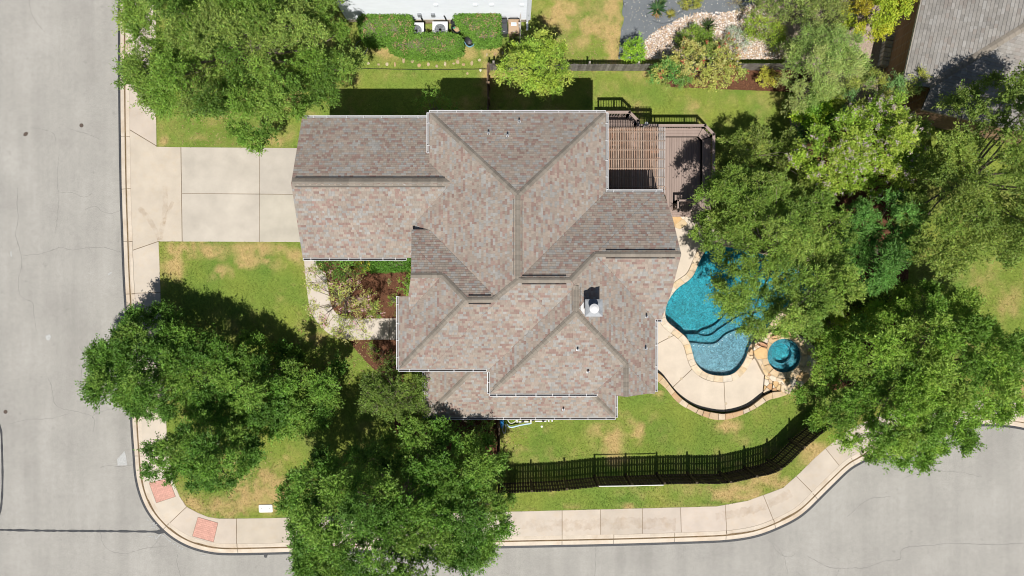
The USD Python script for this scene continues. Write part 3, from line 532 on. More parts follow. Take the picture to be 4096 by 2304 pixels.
def shingles(regs, cols, wts, expo=.112, wid=(.085, .18), seed=1, lift=.014):
    """every tab of the roof: list of (area, verts, faces, tint)"""
    r = np.random.default_rng(seed); tabs = []
    cols = np.array(cols); wts = np.array(wts) / np.sum(wts)
    for reg, (a, b, c) in regs:
        m = math.hypot(a, b); up = np.array([a, b]) / m; al = np.array([up[1], -up[0]]); step = expo / math.sqrt(1 + m * m)
        for gq in getattr(reg, 'geoms', [reg]):
            if gq.geom_type != 'Polygon' or gq.area < .003: continue
            loc = shapely.affinity.affine_transform(gq, [al[0], al[1], up[0], up[1], 0, 0])
            u0, v0, u1, v1 = loc.bounds
            shapely.prepare(loc)
            k0 = math.floor(v0 / step)
            for k in range(k0, math.ceil(v1 / step)):
                va, vb = k * step, (k + 1) * step
                st = shapely.clip_by_rect(loc, u0 - 1, va, u1 + 1, vb)
                if st.is_empty: continue
                s0, _, s1, _ = st.bounds; uu = s0 - r.uniform(0, .2)
                while uu < s1:
                    w = r.uniform(*wid) if r.random() < .85 else wid[1] * 1.25
                    rc = sbox(uu + .0015, va, uu + w - .0015, vb); uu += w
                    if loc.contains(rc): q = np.array([(rc.bounds[0], va), (rc.bounds[2], va), (rc.bounds[2], vb), (rc.bounds[0], vb)])
                    else:
                        cl = shapely.clip_by_rect(loc, *rc.bounds)
                        gs = [x for x in getattr(cl, 'geoms', [cl]) if x.geom_type == 'Polygon' and x.area > 1e-4]
                        if not gs: continue
                        q = shapely.geometry.polygon.orient(max(gs, key=lambda x: x.area).convex_hull)
                        q = np.array(q.exterior.coords)[:-1]
                    n = len(q); xy = q @ np.array([al, up]); z = xy @ np.array([a, b]) + c
                    fr = (q[:, 1] - va) / step; lf = lift * (1 - fr) + .005 + r.uniform(0, .004)
                    v = np.vstack([np.column_stack([xy, z + lf]), np.column_stack([xy, z - .004])])
                    f = [(0, i, i + 1) for i in range(1, n - 1)] + [x for i in range(n) for x in ((i, n + i, n + (i + 1) % n), (i, n + (i + 1) % n, (i + 1) % n))]
                    t = cols[r.choice(len(cols), p=wts)] * r.uniform(.90, 1.10)
                    ar = w * step
                    tabs.append((ar * (1 + z.mean() / 20) * (n == 4), v, np.array(f), t))
    return tabs
def put_shingles(tabs, parent, n=300):
    order = sorted(range(len(tabs)), key=lambda i: -tabs[i][0]); one = set(order[:n]); rest = MB()
    for i, (ar, v, f, t) in enumerate(tabs):
        if i in one: put('shingle', MB().add(v, f, t), 'shingle', parent, tint=True)
        else: rest.add(v, f, t)
    put('shingle_field', rest, 'shingle', parent, kind='stuff', tint=True)
def roof_base(regs, drop=.006, thick=.10):
    mb = MB()
    for reg, (a, b, c) in regs:
        for gq in getattr(reg, 'geoms', [reg]):
            if gq.area < .002: continue
            v, f = trimesh.creation.triangulate_polygon(gq.buffer(.004, join_style=2), engine='earcut'); z = v @ np.array([a, b]) + c
            mb.add(np.column_stack([v, z - drop]), f); mb.add(np.column_stack([v, z - thick]), f[:, ::-1])
            ring = np.array(gq.exterior.coords)[:-1]; zz = ring @ np.array([a, b]) + c; n = len(ring)
            mb.add(np.vstack([np.column_stack([ring, zz - thick]), np.column_stack([ring, zz - drop])]), [(i, (i + 1) % n, n + (i + 1) % n, n + i) for i in range(n)])
    return mb
def caps(segs, zf, parent, w=.11, ln=.20, mat='ridge', seed=5, lift=.028, cap=300):
    r = np.random.default_rng(seed); k = 0
    for a, b in segs:
        a, b = np.array(a), np.array(b); L = np.linalg.norm(b - a); d = (b - a) / L; n = np.array([-d[1], d[0]]); m = max(1, round(L / ln))
        for i in range(m):
            p, q = a + d * L * i / m, a + d * L * (i + 1) / m + d * .02
            rows = []
            for e, lf in ((p, .016), (q, .004)):
                zc = zf(*e); zl, zr = zf(*(e + n * w)), zf(*(e - n * w))
                zl = zl if zl > -1e8 else zc - .1; zr = zr if zr > -1e8 else zc - .1
                zl = max(zl, zc - .25); zr = max(zr, zc - .25)
                rows += [(*(e + n * w), zl + lift * .7 + lf), (*(e + n * w * .12), zc + lift + lf + .004), (*(e - n * w * .12), zc + lift + lf + .004), (*(e - n * w), zr + lift * .7 + lf)]
            v = np.array(rows); lo = v - (0, 0, .02); vv = np.vstack([v, lo])
            f = [(0, 4, 5, 1), (1, 5, 6, 2), (2, 6, 7, 3), (0, 1, 9, 8), (1, 2, 10, 9), (2, 3, 11, 10), (4, 12, 13, 5), (5, 13, 14, 6), (6, 14, 15, 7), (0, 8, 12, 4), (3, 7, 15, 11)]
            ff = np.array(f); 
            put('ridge_cap', MB().add(vv, ff, np.array([.232, .203, .170]) * r.uniform(.86, 1.1)), 'shingle', parent, tint=True); k += 1
    return k
def gutter(parent, a, b, z, out, w=.105, straps=.75):
    """open white channel along the eave a-b, with hanger straps as sub-parts"""
    a, b, o = np.array(a, float), np.array(b, float), np.array(out, float)
    A = lambda p, k, h: np.array([*(p + o * k), z + h])
    mb = MB(); t = .014
    mb.bar(A(a, .012, -.045), A(b, .012, -.045), .013, .13); mb.bar(A(a, w, -.05), A(b, w, -.05), .018, .10); mb.bar(A(a, w / 2, -.105), A(b, w / 2, -.105), w, .012)
    L = np.linalg.norm(b - a); d = (b - a) / L
    for e in (a, b): mb.bar(A(e, 0, -.05), A(e, w, -.05), .02, .10)
    g_ = put('gutter', mb, 'white_metal', parent)
    bt = MB().bar(A(a, w / 2, -.088), A(b, w / 2, -.088), w - .05, .012)
    put('dark_trough', bt, 'underlay', g_)  # dark strip along the floor of the channel
    n = int(L / straps)
    for i in range(n):
        p = a + d * L * (i + .35 + .3 * rng.random()) / n
        put('strap', MB().bar(A(p, -.04, .014), A(p, w + .01, .006), .02, .008), 'white_metal', g_)
PINK = ([(.298, .246, .206), (.280, .232, .196), (.290, .278, .260), (.268, .256, .242), (.246, .168, .144), (.266, .192, .164), (.292, .256, .218)], [.26, .16, .16, .10, .12, .09, .11])

house = thing('house', 'large house with a many-hipped roof of mottled pink and tan shingles', 'house')
PINK = ([tuple(.95 * np.array(c_) + .05 * np.array((.280, .238, .204))) for c_ in PINK[0]], PINK[1])
regsA = regions(blocks)
G = dict(n='G', foot=Polygon([(-9.2, 7.45), (-9.19, 4.38), (-9.16, 1.32), (-3.3, 1.32), (-2.2, 3.2), (-2.2, 5.6), (-3.42, 5.6), (-3.42, 7.45)]), pl=[plane('N', 7.45, 4.80), plane('S', 1.32, 4.84)])
regsG = []
for k, p in enumerate(G['pl']):
    r = G['foot'].intersection(half(sub(G['pl'][1 - k], p)))
    Mh = blocks[0]['foot'].intersection(half(sub(blocks[0]['pl'][0], p)))
    regsG.append((r.difference(Mh).buffer(-.002), p))
# the main roof gives way where the garage ridge runs into it
newA = []
for reg, p in regsA:
    if p == blocks[0]['pl'][0]:
        for q in G['pl']:
            hit = G['foot'].intersection(half(sub(q, p), 1e-6))
            for q2 in G['pl']:
                if q2 != q: hit = hit.intersection(half(sub(q2, q)))
            reg = reg.difference(hit.buffer(1e-6))
        reg = reg.buffer(-.001)
    newA.append((reg, p))
regsA = newA
SKP = .5
SKpl = [plane('W', -4.05, 3.0, SKP), plane('S', -6.0, 3.0, SKP), plane('E', 4.79, 3.0, SKP)]
SKfoot = sbox(-4.05, -6.0, 4.79, -3.0).difference(sbox(-.5, -4.05, 4.79, -2.0))
regsK = []
for p in SKpl:
    r = SKfoot
    for q in SKpl:
        if q != p: r = r.intersection(half(sub(q, p)))
    regsK.append((r.buffer(-.002), p))
regs_all = regsA + regsG + regsK
roof = put('roof', roof_base(regs_all), 'underlay', house)
tabs = shingles(regs_all, *PINK, expo=.108, seed=11)
put_shingles(tabs, roof)
def zall(x, y):
    z = zroof(x, y)
    if z > 0: 
        if G['foot'].contains(Point(x, y)): z = max(z, zmin(G, x, y))
        return z
    return zmin(G, x, y)
def zg(x, y): return zmin(G, x, y)
def zk(x, y): return min(a * x + b * y + c for a, b, c in SKpl)
# ridge and hip lines, in plan
Mr = .2325
hips = [((-3.42, 7.33), (Mr, 3.68)), ((3.88, 7.33), (Mr, 3.68)), ((Mr, 3.68), (Mr, .31)), ((Mr, .31), (-.75, -.48)), ((-.75, -.48), (-1.84, -.48)), ((-1.84, -.48), (-4.72, -3.36)), ((-1.84, -.48), (-2.85, .52)), ((-2.85, .52), (-4.12, .52)),
        ((Mr, .31), (2.31, .31)), ((2.31, .31), (3.36, 1.36)), ((3.36, 1.36), (6.80, 1.36)), ((2.555, .1), (2.555, -.975)), ((2.555, -.975), (-.87, -4.40)), ((2.555, -.975), (4.72, -3.14)), ((4.72, -3.14), (4.72, -4.46))]
caps(hips, zall, roof)
caps([((-9.15, 4.40), (-2.6, 4.40))], zg, roof, w=.17, ln=.26)
caps([((-3.98, -5.93), (-1.5, -3.45)), ((4.72, -5.93), (3.0, -4.21))], zk, roof)
# continuous ridge vents: slim raised strips along the level ridges
def vent(a, b, zf, w=.13):
    a, b = np.array(a), np.array(b); d = (b - a) / np.linalg.norm(b - a); n = np.array([-d[1], d[0]]); mb = MB()
    z = max(zf(*((a + b) / 2)), 0)
    for s_ in (1, -1): mb.bar((*(a + n * s_ * w), z - .035 + .02), (*(b + n * s_ * w), z - .035 + .02), .022, .05)
    put('ridge_vent', mb, 'underlay', roof)
for a, b, f_, w in (((Mr, 3.5), (Mr, .5), zall, .135), ((.4, .31), (2.15, .31), zall, .13), ((3.8, 1.36), (6.6, 1.36), zall, .13), ((2.555, 0), (2.555, -.9), zall, .13), ((-.85, -.48), (-1.75, -.48), zall, .13), ((-9.05, 4.40), (-2.8, 4.40), zg, .16)): vent(a, b, f_, w + .03)
# gutters
for a, b, z, o in [((-3.5, 7.41), (3.965, 7.41), E0, (0, 1)), ((-3.5, 7.41), (-3.5, 5.72), E0, (-1, 0)), ((3.965, 7.41), (3.965, 4.18), E0, (1, 0)), ((4.0, 4.05), (6.38, 4.05), E0, (0, 1)), ((-9.18, 7.45), (-3.65, 7.45), 4.80, (0, 1)), ((-9.14, 1.32), (-4.62, 1.32), 4.84, (0, -1)),
                   ((-4.79, -.35), (-4.79, -3.43), E0, (-1, 0)), ((-4.79, -3.43), (-1.08, -3.43), E0, (0, -1)), ((-.94, -3.55), (-.94, -4.47), E0, (-1, 0)), ((-.94, -4.47), (3.6, -4.47), E0, (0, -1)), ((6.05, -1.33), (6.05, -4.38), E0, (1, 0)), ((6.07, -1.33), (6.33, -1.33), E0, (0, -1)),
                   ((-4.05, -3.5), (-4.05, -6.0), 3.0, (-1, 0)), ((-4.05, -6.0), (4.79, -6.0), 3.0, (0, -1)), ((4.79, -6.0), (4.79, -4.5), 3.0, (1, 0))]:
    gutter(house, a, b, z, o)
# walls
upper = unary_union([b['foot'] for b in blocks]).buffer(-.42, join_style=2)
wl = MB().prism(upper, .05, 5.78); wl.prism(G['foot'].intersection(sbox(-20, 0, -3.0, 10)).buffer(-.4, join_style=2).difference(upper), .05, 4.62)
sk_wall = sbox(-3.7, -5.6, 4.4, -2.6).difference(upper); wl.prism(sk_wall, .05, 2.9)
def gable(x0, y0, x1, y1, zb, zp):
    p = [(x0, y0), (x1, y1)]; mid = ((x0 + x1) / 2, (y0 + y1) / 2); d = np.array([x1 - x0, y1 - y0]); n = np.array([-d[1], d[0]]) / np.linalg.norm(d) * .06
    v = [(*(np.array(q) + s_ * n), z) for s_ in (1, -1) for q, z in ((p[0], zb), (p[1], zb), (mid, zp))]
    wl.add(v, [(0, 1, 2), (3, 5, 4), (0, 2, 5), (0, 5, 3), (1, 4, 5), (1, 5, 2)])
gable(-8.82, 7.0, -8.82, 1.75, 4.62, 6.1); gable(6.0, -.9, 6.0, 3.6, 5.75, 7.3); gable(-3.9, 2.05, -3.9, -1.0, 5.75, 6.85); gable(3.8, -4.05, 5.65, -4.05, 5.75, 6.45)
walls = put('wall', wl, 'wall_paint', house)
# garage door facing the drive, windows
gd = MB()
for k in range(4): gd.box(-8.86, 2.2, .15 + k * .56, -8.81, 6.6, .15 + k * .56 + .54)
put('garage_door', gd, 'white_metal', house)
def window(x, y, z, w, h, nx, ny):
    mb = MB(); t = np.array([-ny, nx]); n = np.array([nx, ny]); c = np.array([x, y])
    for s_ in (-1, 1): mb.bar((*(c + t * s_ * w / 2 + n * .03), z), (*(c + t * s_ * w / 2 + n * .03), z + h), .08, .08)
    for zz in (z, z + h / 2, z + h): mb.bar((*(c - t * w / 2 + n * .03), zz), (*(c + t * w / 2 + n * .03), zz), .06, .06)
    wp = put('window', mb, 'white_metal', house); put('pane', MB().bar((*(c - t * w / 2 + n * .012), z + h / 2), (*(c + t * w / 2 + n * .012), z + h / 2), .02, h), 'glass_dark', wp)
for x in (-2.4, 0, 2.4): window(x, 6.99, 3.6, 1.2, 1.4, 0, 1); window(x, 6.99, 1.0, 1.3, 1.5, 0, 1)
for y in (.4, 2.9): window(5.97 if y < 3 else 5.97, y, 3.5, 1.1, 1.3, 1, 0)
window(5.63, -2.9, 3.5, 1.2, 1.4, 1, 0); window(2.0, -5.62, 1.0, 1.5, 1.3, 0, -1); window(-2.0, -5.62, 1.0, 1.5, 1.3, 0, -1); window(-4.39, -1.9, 3.4, 1.1, 1.4, -1, 0)
put('front_door', MB().box(-4.42, -2.6, .15, -4.38, -1.6, 2.25), 'dark_wood', house)
# plumbing vents
def on_roof(px, py, zf, z=7.0):
    for _ in range(12): x, y = W((px, py), z); z = zf(x, y)
    return x, y, z
for px, py, f_ in ((1306, 307, zall), (1229, 337, zall), (1277, 343, zall), (1453, 879, zall), (1479, 935, zall), (1626, 797, zall), (1624, 877, zall), (1417, 1029, zk)):
    x, y, z = on_roof(px, py, f_, 6.5)
    n = np.array([-(f_(x + .05, y) - f_(x - .05, y)) / .1, -(f_(x, y + .05) - f_(x, y - .05)) / .1, 1]); n /= np.linalg.norm(n)
    c = np.array([x, y, z]); fl_ = MB().bar(c + n * .03 - np.array([.06, 0, 0]), c + n * .03 + np.array([.06, 0, 0]), .10, .012, up=n)
    v_ = put('roof_vent', fl_, 'white_metal', roof)
    put('pipe', MB().tube([c, c + (0, 0, .30)], .045, 12), 'white_metal', v_, smooth=40) if False else put('pipe', MB().tube([c, c + (0, 0, .26)], .036, 12), 'galvanised', v_)
# chimney
zc = 8.2
c0, c1 = W((1472.5, 752.8), zc), W((1516.3, 796.5), zc); x0, x1, y0, y1 = c0[0], c1[0], c1[1], c0[1]
cm = MB().box(x0 + .04, y0 + .04, 6.0, x1 - .04, y1 - .04, zc - .05)
ch_ = put('chimney', cm, 'wall_paint', house)
cap_ = MB().box(x0, y0, zc - .09, x1, y1, zc - .03); xm, ym = (x0 + x1) / 2, (y0 + y1) / 2
cap_.add([(x0, y0, zc - .03), (x1, y0, zc - .03), (x1, y1, zc - .03), (x0, y1, zc - .03), (xm, ym, zc + .03)], [(0, 1, 4), (1, 2, 4), (2, 3, 4), (3, 0, 4)])
put('cap', cap_, 'galvanised', ch_)
fx, fy = W(cd('c3', (1693, 452)), zc + .3)
put('flue', MB().lathe([(.15, -.02), (.15, .34)], (fx, fy, zc), 28), 'galvanised', ch_, smooth=40)
put('flue_cap', MB().lathe([(0.0, .47), (.09, .455), (.185, .40), (.19, .375), (.17, .37), (0, .37)], (fx, fy, zc), 28), 'white_metal', ch_, smooth=50)
cx_ = [on_roof(*cd('c3', q), zall) for q in ((1578, 450), (1622, 388), (1622, 505))]
ck = np.array(cx_) + (0, 0, .04); put('cricket', MB().add(np.vstack([ck, ck - (0, 0, .1)]), [(0, 2, 1), (3, 4, 5), (0, 1, 4), (0, 4, 3), (1, 2, 5), (1, 5, 4), (2, 0, 3), (2, 3, 5)]), 'white_metal', ch_)

# ---------------------------------------------------------------- neighbour's white-sided house at the top
wh = thing('white_house', 'white house wall of lap siding with tan base at the top edge, behind the hedges', 'house')
b0, b1 = W((880, 57)), W((1331, 57)); X0, X1, Y0 = b0[0], b1[0], b0[1]
put('wall', MB().box(X0 + .03, Y0 + .05, 0, X1 - .03, Y0 + 9, 5.6), 'wall_paint', wh)
sd = .165
for k in range(32):
    z = .42 + k * sd
    mb = MB(); y = Y0
    mb.add([(X0, y + .0, z), (X1, y, z), (X1, y + .032, z + sd), (X0, y + .032, z + sd), (X0, y + .05, z), (X1, y + .05, z)], [(0, 1, 2), (0, 2, 3), (4, 1, 0), (4, 5, 1)])
    put('siding_board', mb, 'white_siding', wh)
put('base_strip', MB().box(X0, Y0 - .015, 0, X1, Y0 + .05, .41), 'tan_base', wh)
for x in (X0, X1): put('corner_board', MB().box(x - .06, Y0 - .02, .4, x + .06, Y0 + .08, 5.6), 'white_siding', wh)
for px, py in ((1097, 12), (1196, 11), (1237, 11), (1313, 10)):
    z = 2.2; y = Y0; x = (px - CX) * S * (1 - z / H)
    put('wall_vent', MB().box(x - .09, y - .06, z, x + .09, y + .03, z + .16), 'white_siding', wh)
dsx = (1326 - CX) * S; put('downspout', MB().box(dsx - .05, Y0 - .10, .25, dsx + .05, Y0 - .02, 5.4).bar((dsx, Y0 - .06, .3), (dsx, Y0 - .42, .12), .10, .08), 'white_siding', wh)
for px, sw_ in ((1064, -1), (1098, 1)):
    x = (px - 8 - CX) * S * .97; put('disconnect_box', MB().box(x - .1, Y0 - .10, .95, x + .08, Y0 + .02, 1.25), 'galvanised', wh)
rf = MB(); ym = Y0 + 4.5
rf.add([(X0 - .3, Y0 - .02, 5.55), (X1 + .3, Y0 - .02, 5.55), (X1 + .3, ym, 8), (X0 - .3, ym, 8), (X0 - .3, Y0 + 9.3, 5.55), (X1 + .3, Y0 + 9.3, 5.55)], [(0, 1, 2), (0, 2, 3), (3, 2, 5), (3, 5, 4), (0, 3, 4), (1, 5, 2), (0, 4, 5), (0, 5, 1)]); put('roof', rf, 'ridge', wh)

# ---------------------------------------------------------------- neighbour's grey roof at the top right
gh = thing('grey_roof_house', 'house with weathered grey-brown shingle roof and brick wall in the top right corner', 'house')
EZ = 3.3
pa, pb = W((2260, 262), EZ), W((2317, 0), EZ); ax = (pb - pa) / np.linalg.norm(pb - pa); bx = np.array([ax[1], -ax[0]])   # ax: up the west eave, bx: east
def L2(a, b): return tuple(pa + ax * a + bx * b)
pw = .45
def lin(nv, at, z0): return (pw * nv[0], pw * nv[1], z0 - pw * (nv @ at))
PWl, PSl = lin(bx, pa, EZ), lin(ax, pa, EZ)
foot3 = Polygon([L2(0, 0), L2(20, 0), L2(20, 9), L2(0, 9)]).difference(Polygon([L2(-1, 1.1), L2(.9, 1.1), L2(.9, -1), L2(-1, -1)]))
regs3 = [(foot3.intersection(half(sub(PSl, PWl))).buffer(-.002), PWl), (foot3.intersection(half(sub(PWl, PSl))).buffer(-.002), PSl)]
GREYS = ([(.265, .247, .226), (.288, .27, .25), (.243, .228, .21), (.305, .29, .272), (.255, .228, .206)], [.3, .25, .2, .12, .13])
r3 = put('roof', roof_base(regs3), 'underlay', gh)
clip3 = sbox(15, 5, 27.5, 16)
put_shingles(shingles([(r.intersection(clip3), p) for r, p in regs3], *GREYS, expo=.15, wid=(.14, .30), seed=4, lift=.022), r3)
caps([(L2(.95, .95), L2(8.5, 8.5))], lambda x, y: min(PWl[0] * x + PWl[1] * y + PWl[2], PSl[0] * x + PSl[1] * y + PSl[2]), r3, w=.16, ln=.24)
f3 = foot3.buffer(-.42, join_style=2)
put('wall', MB().prism(f3, .05, EZ - .12), 'brickwork', gh)
ed = MB(); 
for q0, q1 in ((L2(.9, 0), L2(20, 0)), (L2(0, 1.1), L2(0, 9))): ed.bar((*q0, EZ - .06), (*q1, EZ - .06), .03, .14)
put('fascia', ed, 'wall_paint', gh)
# ================================================================ POOL, SPA, TERRACE
STONEC = np.array([(.56, .44, .30), (.60, .50, .38), (.52, .36, .19), (.62, .55, .45), (.50, .31, .17), (.58, .45, .28), (.64, .58, .50)])
material('flag', None, .85, .25, [(5, .84, 1.10, 5), (2.2, (1.0, .93, .82), (1.0, 1.0, 1.02), 3), (40, .93, 1.06, 3)], (14, .5, .015))
def cut_ring(ring, line, every, seed, z0, z1, name, parent, mat='flag', cols=STONEC, gap=.003, bev=.012):
    r = np.random.default_rng(seed); L = line.length; cuts = []; s = 0
    while s < L - .1:
        p, q = np.array(line.interpolate(s).coords[0]), np.array(line.interpolate(min(s + .02, L)).coords[0]); d = q - p; d /= max(np.linalg.norm(d), 1e-9); n = np.array([-d[1], d[0]]) + d * r.normal(0, .12)
        cuts.append(LineString([p - n * .45, p + n * .45]).buffer(gap, cap_style=2)); s += every * r.uniform(.7, 1.35)
    for q in getattr(ring.difference(unary_union(cuts)), 'geoms', []):
        if q.area > .006: put(name, MB().prism(q, z0, z1 + r.uniform(-.004, .004), (cols[r.integers(len(cols))] * .6 + cols.mean(0) * .4) * r.uniform(.92, 1.06), bev=bev), mat, parent, tint=True)
def voronoi_stones(poly, size, seed, z0, z1, name, parent, gap=.004, cols=STONEC, mat='flag', p_col=None):
    r = np.random.default_rng(seed); x0, y0, x1, y1 = poly.bounds; pts = []
    for _ in range(6000):
        p = r.uniform((x0 - .3, y0 - .3), (x1 + .3, y1 + .3))
        if all((p[0] - q[0]) ** 2 + (p[1] - q[1]) ** 2 > (size * .72) ** 2 for q in pts): pts.append(p)
    for cell in voronoi_diagram(MultiPoint([tuple(p) for p in pts]), envelope=sbox(x0 - 2, y0 - 2, x1 + 2, y1 + 2)).geoms:
        c = cell.intersection(poly)
        for q in getattr(c, 'geoms', [c]):
            if q.geom_type != 'Polygon': continue
            q = q.buffer(-gap - .02).buffer(.02, quad_segs=2)
            if q.geom_type == 'Polygon' and q.area > .006:
                put(name, MB().prism(q.simplify(.006), z0, z1 + r.uniform(-.006, .006), cols[r.choice(len(cols), p=p_col)] * r.uniform(.9, 1.1), bev=.008), mat, parent, tint=True)
pool = thing('swimming_pool', 'freeform blue swimming pool with pale stone coping, half under the big spreading tree', 'pool')
put('basin_wall', MB().prism(POOL.buffer(.05).difference(POOL), -1.5, .13), 'plaster_caustics', pool)
put('basin_floor', MB().prism(POOL.buffer(.05), -1.0, -.66), 'plaster_caustics', pool)
SL = cd('sp', (-200, 300), (-80, 305), (0, 310), (120, 322), (250, 332), (350, 318), (430, 270), (500, 200), (570, 150), (690, 100), (860, 60), (1100, 40))
S2 = cd('sp', (-250, 190), (-100, 165), (0, 165), (60, 165), (110, 180), (180, 196), (250, 196), (330, 165), (410, 100), (560, 0), (800, -150), (1100, -200))
S3 = cd('sp', (-250, 180), (-100, 160), (60, 158), (100, 145), (150, 105), (230, 80), (300, 50), (420, -20), (700, -300), (1100, -400))
for nm, ln, zt, mt in (('shelf', SL, -.14, 'plaster_ledge_caustics'), ('step', S2, -.30, 'plaster_step_caustics'), ('step', S3, -.46, 'plaster_step_caustics')):
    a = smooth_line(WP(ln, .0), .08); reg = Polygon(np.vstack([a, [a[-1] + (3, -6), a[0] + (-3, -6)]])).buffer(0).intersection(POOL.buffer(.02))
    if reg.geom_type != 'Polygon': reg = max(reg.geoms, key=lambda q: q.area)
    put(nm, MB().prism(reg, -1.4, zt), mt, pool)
    if nm == 'shelf':
        tl = LineString(a).parallel_offset(.09, 'right') if False else LineString(a + (0, -.13))
        for k in range(16):
            p = tl.interpolate(.3 + k * .26)
            if POOL.contains(p): put('step_marker_tile', MB().box(p.x - .022, p.y - .022, zt, p.x + .022, p.y + .022, zt + .006), 'paint_white', pool)
put('pool_water', MB().prism(POOL.buffer(.01), -.001, .03) if False else MB().add(*(lambda v, f: (np.column_stack([v, np.full(len(v), .03)]), f))(*trimesh.creation.triangulate_polygon(POOL.buffer(.02), engine='earcut'))), 'water', pool)
put('coping_bed', MB().prism(POOL.buffer(.31).difference(POOL).difference(PLAT), .0, .155), 'coping_joint', pool)
ring = POOL.buffer(.32, join_style=1).difference(POOL.buffer(-.015)).difference(PLAT.buffer(.01)); cut_ring(ring, LineString(POOL.buffer(.15).exterior.coords), .42, 21, .10, .172, 'coping_stone', pool, cols=STONEC[[0, 1, 3, 5, 6]])

terr = thing('pool_terrace', kind='structure')
dj = joints_of([cd('c4', (190, 772), (240, 745), (300, 715), (340, 690)), cd('c4', (285, 1060), (365, 985), (450, 905)), cd('c4', (642, 1230), (637, 1100), (632, 1000)), cd('c4', (835, 845), (800, 880))])
T2_ = TERR.union(NSTRIP).difference(POOL.buffer(.325)).difference(PLAT.buffer(.004)).difference(upper.buffer(-.2)).buffer(0)
flagN = Polygon(WP(cd('c2', (1400, 780), (1600, 780), (1580, 880), (1485, 935), (1380, 900)), .14)); T2_ = T2_.difference(flagN).difference(CAP.buffer(-.05))
for q in getattr(T2_.difference(dj), 'geoms', []):
    if q.area > .05: put('slab', MB().prism(q, .0, .14, bev=.004), 'deck_concrete', terr)
put('joint_filler', MB().prism(T2_, .0, .128), 'soil', terr)
for k in cd('c4', (285, 722), (363, 990), (650, 1150)):
    x, y = W(k, .14); put('drain_lid', MB().lathe([(0, .0035), (.05, .0035), (.055, .006), (.066, .006), (.07, .0)], (x, y, .14), 20), 'coping_joint', terr, tint=False)
fs = thing('flagstone_patch', 'tan flagstones at the foot of the wooden deck steps, beside the house gable', 'flagstones', kind='structure')
put('mortar', MB().prism(flagN, .0, .128), 'coping_joint', fs); voronoi_stones(flagN, .5, 5, .10, .146, 'flagstone', fs, cols=STONEC[[2, 3, 5, 6]])
sp_ = thing('spa', 'round raised spa with teal water ringed by tan flagstones, right of the pool', 'spa')
put('mortar', MB().prism(PLAT, .0, .432), 'coping_joint', sp_)
D_slab = Polygon(WP(cd('sp', (1000, 445), (1050, 412), (1130, 370), (1235, 405), (1225, 575), (1060, 578), (1018, 520)), .45))
ringS = SPA.buffer(.30, 32).difference(SPA.buffer(-.01)).intersection(PLAT.buffer(.02)).difference(D_slab)
cut_ring(ringS, LineString(SPA.buffer(.15).exterior.coords), .42, 8, .38, .462, 'rim_stone', sp_, cols=STONEC[[0, 1, 2, 5]])
voronoi_stones(PLAT.difference(SPA.buffer(.31)).difference(D_slab).buffer(0), .36, 12, .40, .452, 'flagstone', sp_, p_col=[.2, .2, .12, .18, .08, .12, .10])
put('flagstone', MB().prism(D_slab.intersection(PLAT.buffer(.1)), .2, .475, (.60, .42, .22), bev=.02), 'flag', sp_, tint=True)
put('shell', MB().prism(SPA.buffer(.05, 32).difference(SPA), -.6, .44).prism(SPA, -.3, -.08), 'plaster_caustics', sp_)
inner = Point(W(cd('sp', (1465, 478)), .1)).buffer(.50, 24); put('bench_seat', MB().prism(SPA.difference(inner), -.2, .17), 'plaster_step_caustics', sp_)
put('spa_water', MB().add(*(lambda v, f: (np.column_stack([v, np.full(len(v), .37)]), f))(*trimesh.creation.triangulate_polygon(SPA.buffer(.01), engine='earcut'))), 'water', sp_)
st = thing('terrace_steps', 'flagstone steps with dark risers rising from the pale terrace to the spa', 'steps')
for i, (q, z) in enumerate(((cd('sp', (1190, 855), (1300, 925), (1333, 945), (1313, 1115), (1245, 1150), (1160, 1192)), .235), (cd('sp', (1333, 945), (1478, 965), (1463, 1128), (1313, 1140)), .335))):
    pg = Polygon(WP(q, z)).buffer(0); put('riser', MB().prism(pg, .0, z - .02), 'retaining', st)
    voronoi_stones(pg, .34, 30 + i, z - .03, z + .02, 'flagstone', st, gap=.008)
rw = thing('terrace_wall', 'low curved dark retaining wall capped with tan stones along the lawn edge of the terrace', 'wall')
put('wall_core', MB().prism(CAP.buffer(-.02), -.05, .425), 'retaining', rw)
cut_ring(CAP, LineString((ci + co[np.linspace(0, len(co) - 1, len(ci)).astype(int)]) / 2), .42, 41, .40, .455, 'cap_stone', rw, cols=STONEC[[0, 1, 2, 3, 4, 5]] * .93)
